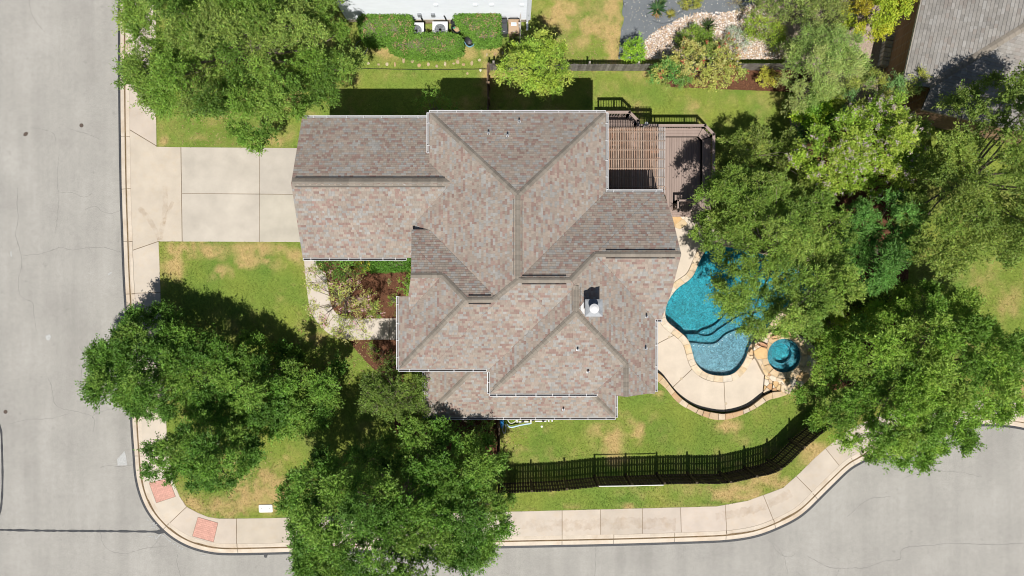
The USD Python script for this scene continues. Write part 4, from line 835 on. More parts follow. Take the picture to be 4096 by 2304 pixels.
for k, (q, z, c, lb) in enumerate([(((1070, 300), (1130, 278), (1243, 340), (1236, 392), (1112, 362)), .72, (.46, .27, .17), 'reddish flat rock stacked at the pool edge beside the spa'), (((1003, 332), (1062, 308), (1074, 338), (1012, 378)), .55, (.52, .36, .2), 'small tan rock at the pool edge left of the reddish flat rock'),
        (((1118, 205), (1205, 196), (1262, 250), (1240, 335), (1130, 272)), .62, (.60, .52, .45), 'pale pinkish boulder above the reddish flat rock by the spa'), (((905, 480), (955, 392), (1000, 420), (1000, 525), (950, 535)), .30, (.54, .40, .25), 'tan stone slab where the pool coping meets the waterfall rocks'),
        (((1012, 385), (1105, 345), (1120, 362), (1030, 425)), .50, (.56, .42, .26), 'narrow golden rock ledge between the pool and the spa slab'), (((1300, 190), (1500, 110), (1560, 140), (1480, 215), (1330, 250)), .60, (.55, .36, .2), 'orange-tan rock behind the spa under the tree'), (((1560, 110), (1650, 95), (1665, 190), (1590, 205)), .66, (.52, .33, .2), 'rust-coloured rock touching the tree shade behind the spa')]):
    pg = Polygon(WP(cd('sp', *q), z)).buffer(-.02).buffer(.02, quad_segs=3).segmentize(.12); mb = MB().prism(pg, .0, z, c, bev=.04)
    vv = np.vstack(mb.v); vv[:, 2] += .05 * (meshkit.noise(vv * 4, k) - .5) * (vv[:, 2] > .1); mb.v = [vv]; mb.f = [np.vstack(mb.f)]; mb.c = [np.vstack(mb.c)]
    put('waterfall_rock', mb, 'flag', label=lb, cat='rock', group=None, tint=True)

# ================================================================ WOODEN DECK AND PERGOLA
BRN = np.array([.31, .238, .208])
dk = thing('wooden_deck', 'brown wooden deck with railings and built-in bench at the right of the house', 'deck')
ZF, ZL, ZR = .75, 1.55, 1.72
def dkw(z, *p): return [W(q, z) for q in cd('dk', *p)] if len(p) > 1 else W(cd('dk', p[0]), z)
fr_ = [tuple(q) for q in dkw(ZF, (-30, 300), (1335, 300), (1462, 420), (1462, 1378), (905, 1378), (860, 1180), (-30, 1180))]
FL = Polygon(fr_)
put('frame', MB().prism(FL.buffer(-.03), .3, ZF - .035), 'black_rubber', dk)
bw = .122; x0, y0, x1, y1 = FL.bounds; x = x0
while x < x1:
    q = sbox(x + .004, y0 - 1, x + bw - .004, y1 + 1).intersection(FL)
    for qq in getattr(q, 'geoms', [q]):
        if qq.area > .01: put('board', MB().prism(qq, ZF - .03, ZF + rng.uniform(-.002, .002), BRN * rng.uniform(.9, 1.08)), 'deck_wood', dk, tint=True)
    x += bw
# bench along the rails
ZB = ZF + .42
bn = put('bench', MB().prism(Polygon([tuple(q) for q in dkw(ZB - .03, (740, 310), (1345, 310), (1460, 420), (1460, 1160), (1350, 1160), (1350, 460), (1300, 405), (740, 405))]), ZF, ZB - .03), 'dark_wood', dk)
def bench_board(*p): put('board', MB().prism(Polygon([tuple(q) for q in dkw(ZB, *p)]).buffer(-.004, join_style=2), ZB - .035, ZB, BRN * rng.uniform(.92, 1.08)), 'deck_wood', bn, tint=True)
for k in range(3): bench_board((740, 302 + 37 * k), (1350 - 20 * k, 302 + 37 * k), (1330 - 20 * k, 339 + 37 * k), (740, 339 + 37 * k))
for k in range(3): bench_board((1355 - 20 * k, 302 + 37 * k), (1465 - 45 * k, 412 + 15 * k), (1420 - 40 * k, 427 + 15 * k), (1335 - 20 * k, 339 + 37 * k))
for k in range(3): bench_board((1466 - 40 * k, 425 + 12 * k), (1466 - 40 * k, 1165), (1426 - 40 * k, 1165), (1426 - 40 * k, 437 + 12 * k))
# railings
def railing(pts, zb, zt, parent, gap=.125, w=.13, label=None):
    p = [np.array(q) for q in pts]
    for a, b in zip(p[:-1], p[1:]):
        d = (b - a) / np.linalg.norm(b - a); L = np.linalg.norm(b - a)
        put('top_rail', MB().bar((*(a - d * w * .4), zt - .02), (*(b + d * w * .4), zt - .02), w, .04, BRN), 'deck_wood', parent, tint=True)
        put('lower_rail', MB().bar((*a, zb + .10), (*b, zb + .10), .04, .09, BRN * .9).bar((*a, zt - .10), (*b, zt - .10), .04, .09, BRN * .9), 'deck_wood', parent, tint=True)
        n = int(L / gap)
        for i in range(n + 1):
            q = a + d * L * i / max(n, 1)
            post = i in (0, n) or i % 12 == 6
            put('post' if post else 'baluster', MB().bar((*q, .05 if post else zb + .06), (*q, zt - .04), .09 if post else .038, .09 if post else .038, BRN * rng.uniform(.85, 1.0)), 'deck_wood', parent, tint=True)
railing(dkw(ZR, (600, 268), (1388, 268), (1500, 385), (1500, 1080)), ZF, ZR, dk)
# landing by the house wall
ld = thing('deck_landing', 'raised brown landing with angled railing tucked behind the house corner above the pergola', 'deck')
LP_ = Polygon([tuple(q) for q in dkw(ZL, (-30, 128), (395, 128), (480, 215), (480, 330), (-30, 330))]); put('frame', MB().prism(LP_.buffer(-.03), .9, ZL - .035), 'black_rubber', ld)
x0, y0, x1, y1 = LP_.bounds; y = y0
while y < y1:
    q = sbox(x0 - 1, y + .004, x1 + 1, y + bw - .004).intersection(LP_)
    if q.area > .01: put('board', MB().prism(q, ZL - .03, ZL, BRN * rng.uniform(.9, 1.08)), 'deck_wood', ld, tint=True)
    y += bw
railing(dkw(2.55, (60, 95), (392, 95), (502, 205), (502, 265)), ZL, 2.55, ld)
railing(dkw(2.0, (525, 262), (745, 262)), ZF, 2.0, ld, .11, .09)
# stair at the deck's foot
sr = thing('deck_stair', 'short brown stair with dark handrail leading from the deck to the flagstones', 'stair')
for k in range(3):
    q = dkw(ZF - .18 * (k + 1), (915, 1378 + 30 * k), (1200, 1378 + 30 * k), (1200, 1412 + 30 * k), (925, 1412 + 30 * k)); put('tread', MB().prism(Polygon([tuple(a) for a in q]), .05, ZF - .18 * (k + 1), BRN), 'deck_wood', sr, tint=True)
railing(dkw(1.5, (1020, 1355), (1020, 1262), (1200, 1262)), ZF, 1.65, sr, .15, .08)
# pergola
pg = thing('pergola', 'cedar pergola of thin orange slats over the deck between the two roof gutters', 'pergola')
ZP = 3.55; ced = np.array([(.37, .25, .18), (.33, .215, .155), (.39, .29, .225), (.34, .315, .30)])
for k in range(33):
    xx = 105 + 23.2 * k; a, b = dkw(ZP, (xx, 298), (xx - 4 + k * .1, 1150)); c = ced[3] * 1.15 if k > 28 else ced[rng.integers(3)]
    put('slat', MB().bar((*a, ZP), (*b, ZP), .042, .085, c * rng.uniform(.9, 1.1)), 'cedar', pg, tint=True)
for yy in (355, 473, 592, 713, 833, 952, 1072):
    a, b = dkw(ZP + .07, (80, yy), (858, yy)); put('cross_bar', MB().bar((*a, ZP + .065), (*b, ZP + .065), .03, .03, np.array([.36, .265, .205]) * rng.uniform(.92, 1.1)), 'cedar', pg, tint=True)
for yy in (330, 1100):
    a, b = dkw(ZP - .15, (85, yy), (865, yy)); put('beam', MB().bar((*a, ZP - .14), (*b, ZP - .14), .07, .18, ced[1]), 'cedar', pg, tint=True)
for p_ in ((850, 330), (850, 1100), (110, 330)): a = dkw(ZP - .2, p_); put('post', MB().bar((*a, .7), (*a, ZP - .22), .12, .12, ced[1]), 'cedar', pg, tint=True)
a, b = dkw(ZP, (853, 298), (846, 1165)); put('edge_board', MB().bar((*a, ZP + .0), (*b, ZP + .0), .03, .16, (.42, .37, .34)), 'cedar', pg, tint=True)
a = dkw(2.4, (600, 262)); put('lamp_post', MB().tube([(*a, .75), (*a, 2.55)], .045, 10).lathe([(0, .0), (.09, 0), (.1, .12), (.05, .18), (0, .19)], (*a, 2.5), 14), 'paint_white', label='white post with a rounded top standing beside the pergola slats', cat='post', smooth=40)
# seats under the slats
for k, (cx_, cy_) in enumerate(((230, 440), (230, 640), (700, 640))):
    a = dkw(1.2, (cx_, cy_)); t = thing('deck_chair', ['reddish wooden chair under the pergola slats, upper left', 'reddish wooden chair under the pergola slats, lower left', 'orange wooden chair under the pergola slats near its right side'][k], 'chair', 'wooden chairs under the pergola')
    mb = MB()
    for j in range(5): mb.box(a[0] - .28 + j * .115, a[1] - .25, ZF + .40, a[0] - .28 + j * .115 + .1, a[1] + .25, ZF + .425, np.array([.42, .20, .12]))
    put('seat', mb, 'cedar', t, tint=True); put('backrest', MB().box(a[0] - .28, a[1] - .30, ZF + .42, a[0] + .29, a[1] - .26, ZF + .95, (.42, .20, .12)), 'cedar', t, tint=True)
    for sx in (-.25, .25):
        for sy in (-.25, .25): put('leg', MB().bar((a[0] + sx, a[1] + sy, ZF), (a[0] + sx, a[1] + sy, ZF + .40), .05, .05, (.36, .17, .10)), 'cedar', t, tint=True)

# ================================================================ FENCES
def fence(name, label, base, h, mat, cols, posts, rails, inside=1, pw_=.115, gap=.010, seed=1, zb=.13, post_h=.12, tops=None):
    t = thing(name, label, 'fence'); r = np.random.default_rng(seed); ln = LineString(base); L = ln.length; n = int(L / (pw_ + gap)); cols = np.array(cols)
    for i in range(n):
        s0 = i * (pw_ + gap); p, q = np.array(ln.interpolate(s0).coords[0]), np.array(ln.interpolate(s0 + pw_).coords[0]); hh = h + r.normal(0, .012)
        d = (q - p) / np.linalg.norm(q - p); nrm = np.array([-d[1], d[0]]) * .009; c = cols[r.integers(len(cols))] * r.uniform(.8, 1.2)
        tl = nrm * r.normal(0, .8)
        v = [(*(e + s_ * nrm + (tl if z > 1 else 0)), z) for z in (zb, hh - .03, hh) for e in ((p, q) if z < hh else (p + d * .025, q - d * .025)) for s_ in (-1, 1)]
        f = [(0, 2, 6, 4), (1, 5, 7, 3), (0, 4, 5, 1), (2, 3, 7, 6), (4, 6, 10, 8), (5, 9, 11, 7), (4, 8, 9, 5), (6, 7, 11, 10), (8, 10, 11, 9)]
        put('picket', MB().add(v, f, c), mat, t, tint=True)
    for i, s in enumerate(posts):
        p = np.array(ln.interpolate(s).coords[0]); q = np.array(ln.interpolate(min(s + .05, L)).coords[0]); o = np.array(ln.interpolate(max(s - .05, 0)).coords[0]); d = (q - o) / np.linalg.norm(q - o); nn = np.array([-d[1], d[0]]) * inside * .075
        ph = h + (tops or {}).get(i, post_h); put('post', MB().bar((*(p + nn), 0), (*(p + nn), ph), .095, .095, cols[0] * 1.5), mat, t, tint=True)
    m = int(L / 2.4) + 1
    for z in rails:
        for i in range(m):
            pts = [ln.interpolate(s).coords[0] for s in np.linspace(L * i / m, L * (i + 1) / m, 4)]; mb = MB()
            for a, b in zip(pts[:-1], pts[1:]):
                d = np.array(b) - a; d = d / max(np.linalg.norm(d), 1e-9); nn = np.array([-d[1], d[0]]) * inside * .032
                mb.bar((*(np.array(a) + nn), z), (*(np.array(b) + nn), z), .04, .085, cols[0] * 1.2)
            put('rail', mb, mat, t, tint=True)
    return t, ln
fbase = smooth_line(fl[:12], .25)
LN = LineString(fbase)
post_s = [LN.project(Point(W(cd('c7', q), .12))) for q in ((360, 527), (575, 515), (770, 495), (970, 487), (1170, 480), (1365, 476), (1575, 472), (1735, 437), (1885, 392), (2030, 258), (2190, 132))]
fence('dark_fence', 'dark brown wooden picket fence curving along the lawn beside the lower sidewalk', fbase, 1.92, 'dark_wood', [(.055, .042, .028), (.045, .035, .025), (.065, .048, .032)], post_s, (.4, 1.05, 1.68), 1, .118, .013, 3, tops={2: .15, 3: .13, 4: .15})
pa_, pb_ = W(cd('c7', (798, 556)), 2.09), W(cd('c7', (1214, 548)), 2.09); put('fence_rail', MB().tube([(*pa_, 2.09), (*pb_, 2.09)], .024, 10), 'paint_white', label='white pipe laid level along the top of the dark fence', cat='pipe', smooth=40)
nb = WP([(1228, 177), (1420, 178), (1600, 178), (1800, 177), (1992, 176)], .12)
fence('grey_fence', 'weathered grey wooden fence running left to right between the back lawn and the gravel yard', nb, 1.16, 'grey_wood', [(.22, .20, .18), (.27, .25, .23), (.18, .165, .15)], [.3, 2.6, 5, 7.4, 9.8, 12.2, 14.6], (.4, .95), -1 if False else 1, .128, .012, 5)
sb_ = WP([(1227, 178), (1227.5, 240), (1228, 300)], .12)
fence('side_fence', 'short brown fence seen edge-on between the shaded side yard and the back lawn', sb_, 1.3, 'grey_wood', [(.16, .11, .075), (.19, .14, .10)], [.05, .95, 1.7, 2.4], (.4, 1.05), 1, .128, .012, 6)
eb = WP([(1310, 33), (1310, 75), (1309, 118)], .12)
fence('stub_fence', 'narrow pale grey fence seen edge-on beside the tan cart at the white house', eb, 1.35, 'grey_wood', [(.36, .34, .32), (.42, .40, .38)], [.05, 1.0], (.4, 1.1), -1, .128, .012, 7)
gb = WP([(1259, 1052), (1257.5, 1100), (1256, 1150), (1255, 1195)], .12)
fence('gate_fence', 'dark fence edge-on closing the gap between the house and the dark curved fence', gb, 1.75, 'dark_wood', [(.085, .062, .040), (.10, .075, .05)], [.1, 1.4, 2.7], (.4, 1.5), -1, .118, .012, 8)
# stone planter wall at the grey-roofed house
pw3 = thing('stone_wall', 'low wall of pale limestone blocks in shade along the grey-roofed house', 'wall')
ca, cb = W(cd('r1', (1245, 330)), .5), W(cd('r1', (1185, 640)), .5); d = (cb - ca) / np.linalg.norm(cb - ca); n_ = np.array([-d[1], d[0]]); L = np.linalg.norm(cb - ca); s = 0; k = 0
while s < L:
    w = rng.uniform(.16, .30); two = k % 2; k += 1
    for lo, hi in (((-.22, .02), (.03, .22)) if two else ((-.22, .22),)):
        q = Polygon([ca + d * (s + .012) + n_ * lo, ca + d * (s + w) + n_ * lo, ca + d * (s + w + rng.normal(0, .015)) + n_ * hi, ca + d * (s + .012) + n_ * hi]).buffer(-.03).buffer(.03, quad_segs=2)
        if q.area > .004: put('block', MB().prism(q, .05, .5 + rng.uniform(-.03, .03), np.array([.50, .47, .43]) * rng.uniform(.85, 1.1), bev=.02), 'flag', pw3, tint=True)
    s += w + .01

# ================================================================ BY THE WHITE HOUSE
def ac_unit(px, py, label):
    z = .78; x, y = W((px, py), z); t = thing('air_conditioner', label, 'air conditioner', 'air conditioners'); h = .37
    mb = MB().box(x - h, y - h, .1, x + h, y + h, z - .03)
    for i in range(16):
        zz = .14 + i * .038
        for s_ in (-1, 1): mb.box(x - h + .03, y + s_ * (h + .004) - .004, zz, x + h - .03, y + s_ * (h + .004) + .004, zz + .014).box(x + s_ * (h + .004) - .004, y - h + .03, zz, x + s_ * (h + .004) + .004, y + h - .03, zz + .014)
    put('cabinet', mb, 'galvanised', t)
    put('top_panel', MB().prism(sbox(x - h - .01, y - h - .01, x + h + .01, y + h + .01).difference(Point(x, y).buffer(.27, 24)), z - .03, z), 'white_metal', t)
    put('fan_well', MB().lathe([(0, -.14), (.275, -.14), (.275, -.005)], (x, y, z), 28), 'black_rubber', t)
    fb = MB().lathe([(0, -.03), (.06, -.03), (.07, -.08), (0, -.08)], (x, y, z), 16)
    put('fan_hub', fb, 'galvanised', t)
    for k in range(4):
        a = k * math.pi / 2 + .4; c_, s_ = math.cos(a), math.sin(a); v = [(x + r * math.cos(a + e), y + r * math.sin(a + e), z - .08 - dz) for r, e, dz in ((.06, -.25, 0), (.25, -.35, .0), (.25, .35, .05), (.06, .3, .03))]
        put('fan_blade', MB().add(v, [(0, 1, 2), (0, 2, 3)]), 'galvanised', t)
    gr = MB()
    for r in (.09, .15, .21, .265): th = np.linspace(0, 2 * np.pi, 29); gr.tube(np.column_stack([x + r * np.cos(th), y + r * np.sin(th), np.full(29, z + .004)]), .004, 4, caps=False)
    for k in range(8): a = k * math.pi / 4; gr.bar((x + .05 * math.cos(a), y + .05 * math.sin(a), z + .006), (x + .27 * math.cos(a), y + .27 * math.sin(a), z + .006), .008, .006)
    put('grille', gr, 'black_rubber', t); put('pad', MB().box(x - h - .1, y - h - .1, .05, x + h + .1, y + h + .1, .105, (.45, .42, .37)), 'concrete_grey', t, tint=True)
    put('pipe', MB().tube(smooth_line3([(x + .2, y + h, .35), (x + .28, y + h + .12, .45), (x + .25, Y0 - .06, .8), (x + .22, Y0 - .05, 1.0)]), .03, 8), 'black_rubber', t)
def smooth_line3(p, n=16):
    from scipy.interpolate import CubicSpline
    p = np.array(p, float); t = np.linspace(0, 1, len(p)); return CubicSpline(t, p)(np.linspace(0, 1, n))
ac_unit(1047, 76, 'air conditioner unit half hidden behind the hedge, left of the pair'); ac_unit(1107, 73.5, 'air conditioner unit with its fan open to view, right of the pair')
def cart(px, py, rot, w, l, h, col, label, sticker=False):
    z = h; x, y = W((px, py), z); t = thing('wheeled_cart', label, 'bin'); c_, s_ = math.cos(rot), math.sin(rot); col = np.array(col)
    def P(a, b, zz): return (x + a * c_ - b * s_, y + a * s_ + b * c_, zz)
    def frust(w0, l0, w1, l1, z0, z1, dy0=0, dy1=0): return np.array([P(sx * (w0 if k == 0 else w1) / 2, sy * (l0 if k == 0 else l1) / 2 + (dy0, dy1)[k], (z0, z1)[k]) for k in (0, 1) for sy in (-1, 1) for sx in (-1, 1)])
    F = [(0, 2, 3, 1), (4, 5, 7, 6), (0, 1, 5, 4), (2, 6, 7, 3), (0, 4, 6, 2), (1, 3, 7, 5)]
    put('body', MB().add(frust(w * .8, l * .72, w * .95, l * .93, .14, h - .08), F, col * .8), 'plastic', t, tint=True)
    lid = MB().add(frust(w, l, w * .97, l * .97, h - .09, h - .03), F, col).add(frust(w * .97, l * .62, w * .86, l * .54, h - .03, h + .015, -.12 * l, -.12 * l), F, col * 1.05).add(frust(w * .9, l * .26, w * .8, l * .2, h - .03, h + .004, .32 * l, .32 * l), F, col * .97)
    lp = put('lid', lid, 'plastic', t, tint=True)
    put('handle', MB().tube([P(-w * .36, l * .44, h - .06), P(-w * .34, l * .56, h - .03), P(w * .34, l * .56, h - .03), P(w * .36, l * .44, h - .06)], .016, 8, (.02, .02, .02)), 'plastic', t, tint=True)
    for s2 in (-1, 1): put('wheel', MB().tube([P(s2 * w * .36, l * .36, .22), P(s2 * w * .46, l * .36, .22)], .12, 14, (.02, .02, .02)), 'plastic', t, tint=True)
    if sticker:
        q = [P(a, b, h + .019) for a, b in ((-.13, .0), (.13, .0), (.13, .17), (-.13, .17))]; put('sticker', MB().add(q, [(0, 1, 2, 3)], (.72, .76, .80)).add([np.array(P(a, b, h + .0205)) for a, b in ((-.11, .11), (.11, .11), (.11, .15), (-.11, .15))], [(0, 1, 2, 3)], (.35, .55, .75)), 'plastic', lp, tint=True)
    q = [P(a, b, h + .018) for a, b in ((-.05, -l * .38), (.05, -l * .38), (.05, -l * .36), (-.05, -l * .36))]; put('badge', MB().add(q, [(0, 1, 2, 3)], (.7, .7, .7)), 'plastic', lp, tint=True)
cart(1292.5, 65.5, .0, .56, .72, 1.05, (.40, .285, .19), 'tan wheeled cart with a pale sticker on its lid, beside the hedge', True)
cart(1267.5, 65, .06, .37, .74, 1.0, (.055, .058, .065), 'black narrow wheeled cart between the right hedge and the tan cart')
x, y = W((1147.5, 69.5), .6); t = thing('debris_bin', 'round dark green bin open at the top with leaf debris inside, between the hedges', 'bin')
put('body', MB().lathe([(0, .12), (.18, .12), (.235, .62), (.25, .62), (.255, .58)], (x, y, 0), 28, (.03, .045, .04)), 'plastic', t, smooth=35, tint=True)
put('rim', MB().lathe([(.225, .60), (.24, .635), (.262, .63), (.262, .60)], (x, y, 0), 28, (.035, .05, .045)), 'plastic', t, smooth=35, tint=True); put('debris', MB().ball((x + .03, y - .04, .50), .16, 2, (.42, .30, .17), 3, .5, (1, .8, .25)).ball((x - .09, y + .02, .50), .09, 1, (.06, .22, .13), 5, .4, (1, .7, .3)), 'chips', t, tint=True)
x, y = W((1141, 53), .7); put('plant_pot', MB().lathe([(0, .1), (.10, .1), (.15, .55), (.17, .55), (.14, .48), (0, .48)], (x, y, 0), 20, (.02, .02, .022)), 'plastic', label='small black pot behind the round green bin against the white wall', cat='pot', smooth=35, tint=True)
x, y = W((1181, 100), .45); t = thing('covered_tub', 'black covered tub with a light blue rim standing on the grass below the right hedge', 'tub')
put('blue_rim', MB().lathe([(0, .12), (.23, .12), (.255, .3), (.262, .36), (.24, .36)], (x + .01, y - .05, 0), 28, (.22, .48, .66)), 'plastic', t, smooth=40, tint=True)
dm = MB().lathe([(.245, .34), (.25, .40), (.20, .50), (.10, .56), (0, .575)], (x, y, 0), 28, (.028, .028, .032)); put('cover', dm, 'plastic', t, smooth=60, tint=True)
for s_ in (-1, 1): put('seam', MB().tube([(x + s_ * .02, y + .19, .52), (x + s_ * .03, y + .02, .585), (x + s_ * .06, y - .12, .55)], .01, 6, (.01, .01, .01)), 'plastic', t, tint=True)
for s_ in (-1, 1): put('handle', MB().tube([(x + s_ * .25, y - .02, .38), (x + s_ * .29, y + .02, .36), (x + s_ * .26, y + .08, .38)], .014, 6, (.02, .02, .02)), 'plastic', t, tint=True)
put('logo_patch', MB().add([(x - .05, y - .215, .47), (x + .05, y - .215, .47), (x, y - .17, .515)], [(0, 1, 2)], (.75, .75, .75)), 'plastic', t, tint=True)
# stepping stones, hose
SS = [(372, 545, 14, 13, 'pale'), (460, 553, 13, 9, 'tan'), (533, 551, 14, 15, 'pale'), (600, 552, 9, 24, 'rust'), (675, 515, 13, 27, 'tan'), (750, 521, 14, 21, 'tan'), (808, 560, 16, 17, 'rust'), (888, 551, 14, 18, 'tan'), (960, 567, 13, 14, 'tan'), (1032, 549, 11, 21, 'pale'), (1105, 545, 12, 9, 'tan'), (1140, 532, 17, 19, 'tan'), (1190, 553, 17, 14, 'rust'), (1262, 542, 13, 22, 'tan'), (1327, 516, 14, 13, 'pale'), (1390, 470, 7, 16, 'pale'), (1462, 463, 13, 16, 'rust'), (1525, 455, 9, 14, 'pale'), (1222, 630, 12, 12, 'tan')]
PLACE = ['at the far left of the row, by the hoop', 'second in the row, faint, right of the hoop', 'third in the row, below the left hedge', 'upright and narrow, fourth in the row', 'tall, below the left corner of the long hedge', 'below the long hedge, right of the tall one', 'wide, below the left air conditioner', 'below the right air conditioner',
         'set lowest below the long hedge', 'narrow and upright below the round open bin', 'small and faint, beside the narrow pale one', 'pointed, below the covered tub', 'broad, just right of the pointed one', 'leaning, left of the brown fence top', 'near the top end of the brown fence', 'thin sliver above the brown fence', 'above the fence corner, near the yellow-green tree', 'half hidden at the left of the yellow-green tree']
for i, (a, b, rx, ry, c) in enumerate(SS):
    p = W(cd('c5', (a, b)), .13); f = 1 / 2.147 * .62891 * S; th = np.linspace(0, 2 * np.pi, 11)[:-1] + rng.uniform(0, .5); rr = rng.uniform(.8, 1.12, 10)
    pg_ = Polygon(np.column_stack([p[0] + rx * f * rr * np.cos(th), p[1] + ry * f * rr * np.sin(th)])); col = {'pale': (.48, .42, .31), 'tan': (.44, .35, .23), 'rust': (.42, .30, .18)}[c]
    nm = {'pale': 'pale', 'tan': 'tan', 'rust': 'rust-brown'}[c]
    put('stepping_stone', MB().prism(pg_, .05, .136 if i < 18 else .13, np.array(col) * rng.uniform(.92, 1.08), bev=.01), 'flag', label=f'{nm} stepping stone {PLACE[i]}' if i < 18 else 'lone tan stone in the grass below the thin hose line, near the brown fence', cat='stone', group='stepping stones in the side lawn', tint=True)
hp = smooth_line(WP(cd('c5', (200, 583), (300, 587), (500, 592), (700, 596), (950, 598), (1200, 594), (1390, 592)), .17), .1); put('garden_hose', MB().tube(np.column_stack([hp, .17 + .012 * np.sin(np.arange(len(hp)) * .7)]), .014, 6), 'black_rubber', label='thin dark hose lying across the side lawn below the stepping stones', cat='hose')
th = np.linspace(0, 2 * np.pi, 40); c0 = W(cd('c5', (312, 410)), .17); put('hoop', MB().tube(np.column_stack([c0[0] + .30 * np.cos(th), c0[1] + .36 * np.sin(th), np.full(40, .17)]), .012, 6, caps=False), 'galvanised', label='thin pale wire hoop lying on the grass at the edge of the upper left tree', cat='hoop')
x, y = W(cd('c5', (1335, 605)), .15); put('white_stone', MB().ball((x, y, .17), .06, 2, (.7, .68, .64), 3, .4), 'flag', label='small white stone on the lawn at the left of the brown fence', cat='stone', smooth=50, tint=True)

# ================================================================ POOL EQUIPMENT, UTILITY LID, SMALL THINGS
def pe(z, *p): return [(*W(q, z), z) for q in cd('pe', *p)] if len(p) > 1 else (*W(cd('pe', p[0]), z), z)
a = pe(.75, (395, 430)); t = MB().ball((a[0], a[1], .62), .30, 3, (.02, .22, .55), 4, .5, (.36, 1.05, .75)); put('blue_tarp', t, 'plastic', label='crumpled bright blue tarp bundle beside the house wall and the gate fence', cat='tarp', smooth=50, tint=True)
a = pe(.35, (640, 500)); put('pool_tube', MB().tube([(*q[:2], .32) for q in smooth_line3(pe(.32, (590, 500), (640, 560), (740, 590), (900, 555), (1150, 500), (1420, 455)), 30)], .035, 10, (.45, .62, .74)), 'plastic', label='long light blue hose lying on the grass below the lower gutter', cat='hose', smooth=40, tint=True)
for i, (pts, lb) in enumerate(((((610, 320), (640, 400), (720, 455), (830, 420), (905, 345), (900, 300), (760, 290), (650, 330)), 'white hose loop hanging below the gutter, wide upper loop'), (((540, 470), (545, 600), (530, 740), (490, 800), (450, 760), (435, 660), (455, 560), (500, 500)), 'white hose loop lying on the grass, narrow lower loop beside the blue tarp'))):
    put('hose_loop', MB().tube(smooth_line3(pe(.42 - .2 * i, *pts), 40), .018, 8, (.68, .68, .66)), 'plastic', label=lb, cat='hose', smooth=40, tint=True)
t = thing('pool_plumbing', 'white pool pipes and fittings half hidden under the lower gutter', 'pipework')
for p0, p1 in (((985, 400), (1075, 400)), ((1175, 395), (1320, 395)), ((1550, 385), (1795, 385)), ((1860, 385), (1935, 385)), ((930, 240), (930, 425)), ((1400, 240), (1405, 470)), ((2015, 340), (2015, 405)), ((2135, 240), (2135, 400)), ((1120, 240), (1120, 345)), ((1940, 250), (1940, 345))):
    put('pipe', MB().tube([pe(.3, p0), pe(.3, p1)], .04, 10), 'paint_white', t, smooth=40)
for p0 in ((1130, 370), (1480, 340), (1830, 365)): a = pe(.4, p0); put('valve', MB().lathe([(0, -.3), (.07, -.3), (.07, 0), (.05, .05), (0, .06)], a, 14), 'black_rubber', t)
a = pe(.5, (1250, 200)); put('pump', MB().lathe([(0, -.38), (.17, -.38), (.18, .05), (.12, .12), (0, .14)], a, 20), 'black_rubber', t); a = pe(.7, (1700, 150)); put('filter_tank', MB().lathe([(0, -.6), (.25, -.6), (.25, .15), (.15, .3), (0, .34)], a, 24), 'wall_paint', t)
x, y = W(cd('pe', (1780, 570)), .16); put('sprinkler_head', MB().lathe([(.055, .0), (.055, .03), (.03, .045), (0, .045)], (x, y, .12), 16), 'paint_white', label='small white round cap on the grass below the pool pipes', cat='cap', smooth=30)
ul = Polygon(WP(cd('c8', (1522, 766), (1652, 764), (1660, 838), (1525, 841)), .16)).buffer(-.06).buffer(.06, quad_segs=4); t = thing('utility_box_lid', 'white rounded utility box lid in the dry grass by the corner sidewalk', 'lid')
put('lid', MB().prism(ul, .08, .165, bev=.012), 'paint_white', t); b_ = ul.centroid; put('bolt', MB().lathe([(0, .003), (.02, .003), (.02, 0)], (b_.x - .2, b_.y, .165), 10), 'iron', t); put('bolt', MB().lathe([(0, .003), (.02, .003), (.02, 0)], (b_.x + .2, b_.y, .165), 10), 'iron', t)
for i, (px, py, r_, lb) in enumerate(((205, 315.5, .10, 'round brown cover in the asphalt, right of the teardrop-shaped one'), (14, 1036, .10, 'round dull cover in the asphalt at the far left edge'))):
    x, y = W((px, py)); put('valve_cover', MB().lathe([(0, .007), (r_ * .7, .007), (r_ * .74, .004), (r_ * .8, .008), (r_, .008), (r_, 0)], (x, y, 0), 20), 'iron', label=lb, cat='cover', smooth=20)
x, y = W((64, 337)); put('oil_stain', MB().prism(Polygon([(x - .09, y - .07), (x - .02, y - .1), (x + .08, y - .06), (x + .12, y + .06), (x + .02, y + .09), (x - .06, y + .03)]).buffer(.02), 0, .005), 'iron', kind='structure')
x, y = W(cd('kb', (0, 0))); 
x, y = W(cd('gv', (80, 78)), .25); put('garden_spotlight', MB().tube([(x, y - .06, .13), (x, y - .03, .26)], .012, 6).lathe([(0, 0), (.05, 0), (.06, .1), (.045, .1), (0, .06)], (x, y, .22), 14), 'galvanised', label='small metal garden spotlight on the gravel by the dry lawn', cat='lamp', smooth=30)
for i, p in enumerate((((540, 340), (620, 375), (700, 385), (800, 375), (885, 340)), ((945, 245), (1000, 205), (1050, 180)), ((1220, 165), (1280, 148), (1350, 160)), ((430, 195), (440, 240), (460, 290)))):
    q = smooth_line(WP(cd('gv', *p), .15), .06); put('drip_line', MB().tube(np.column_stack([q, np.full(len(q), .15)]), .008, 5), 'black_rubber', label=['thin black drip line curving on the gravel below the yellow agaves', 'thin black drip line between the two small yellow agaves', 'thin black drip line on the gravel right of the upper yellow agave', 'thin black drip line beside the big green agave on the gravel'][i], cat='drip line', group='drip lines on the gravel')
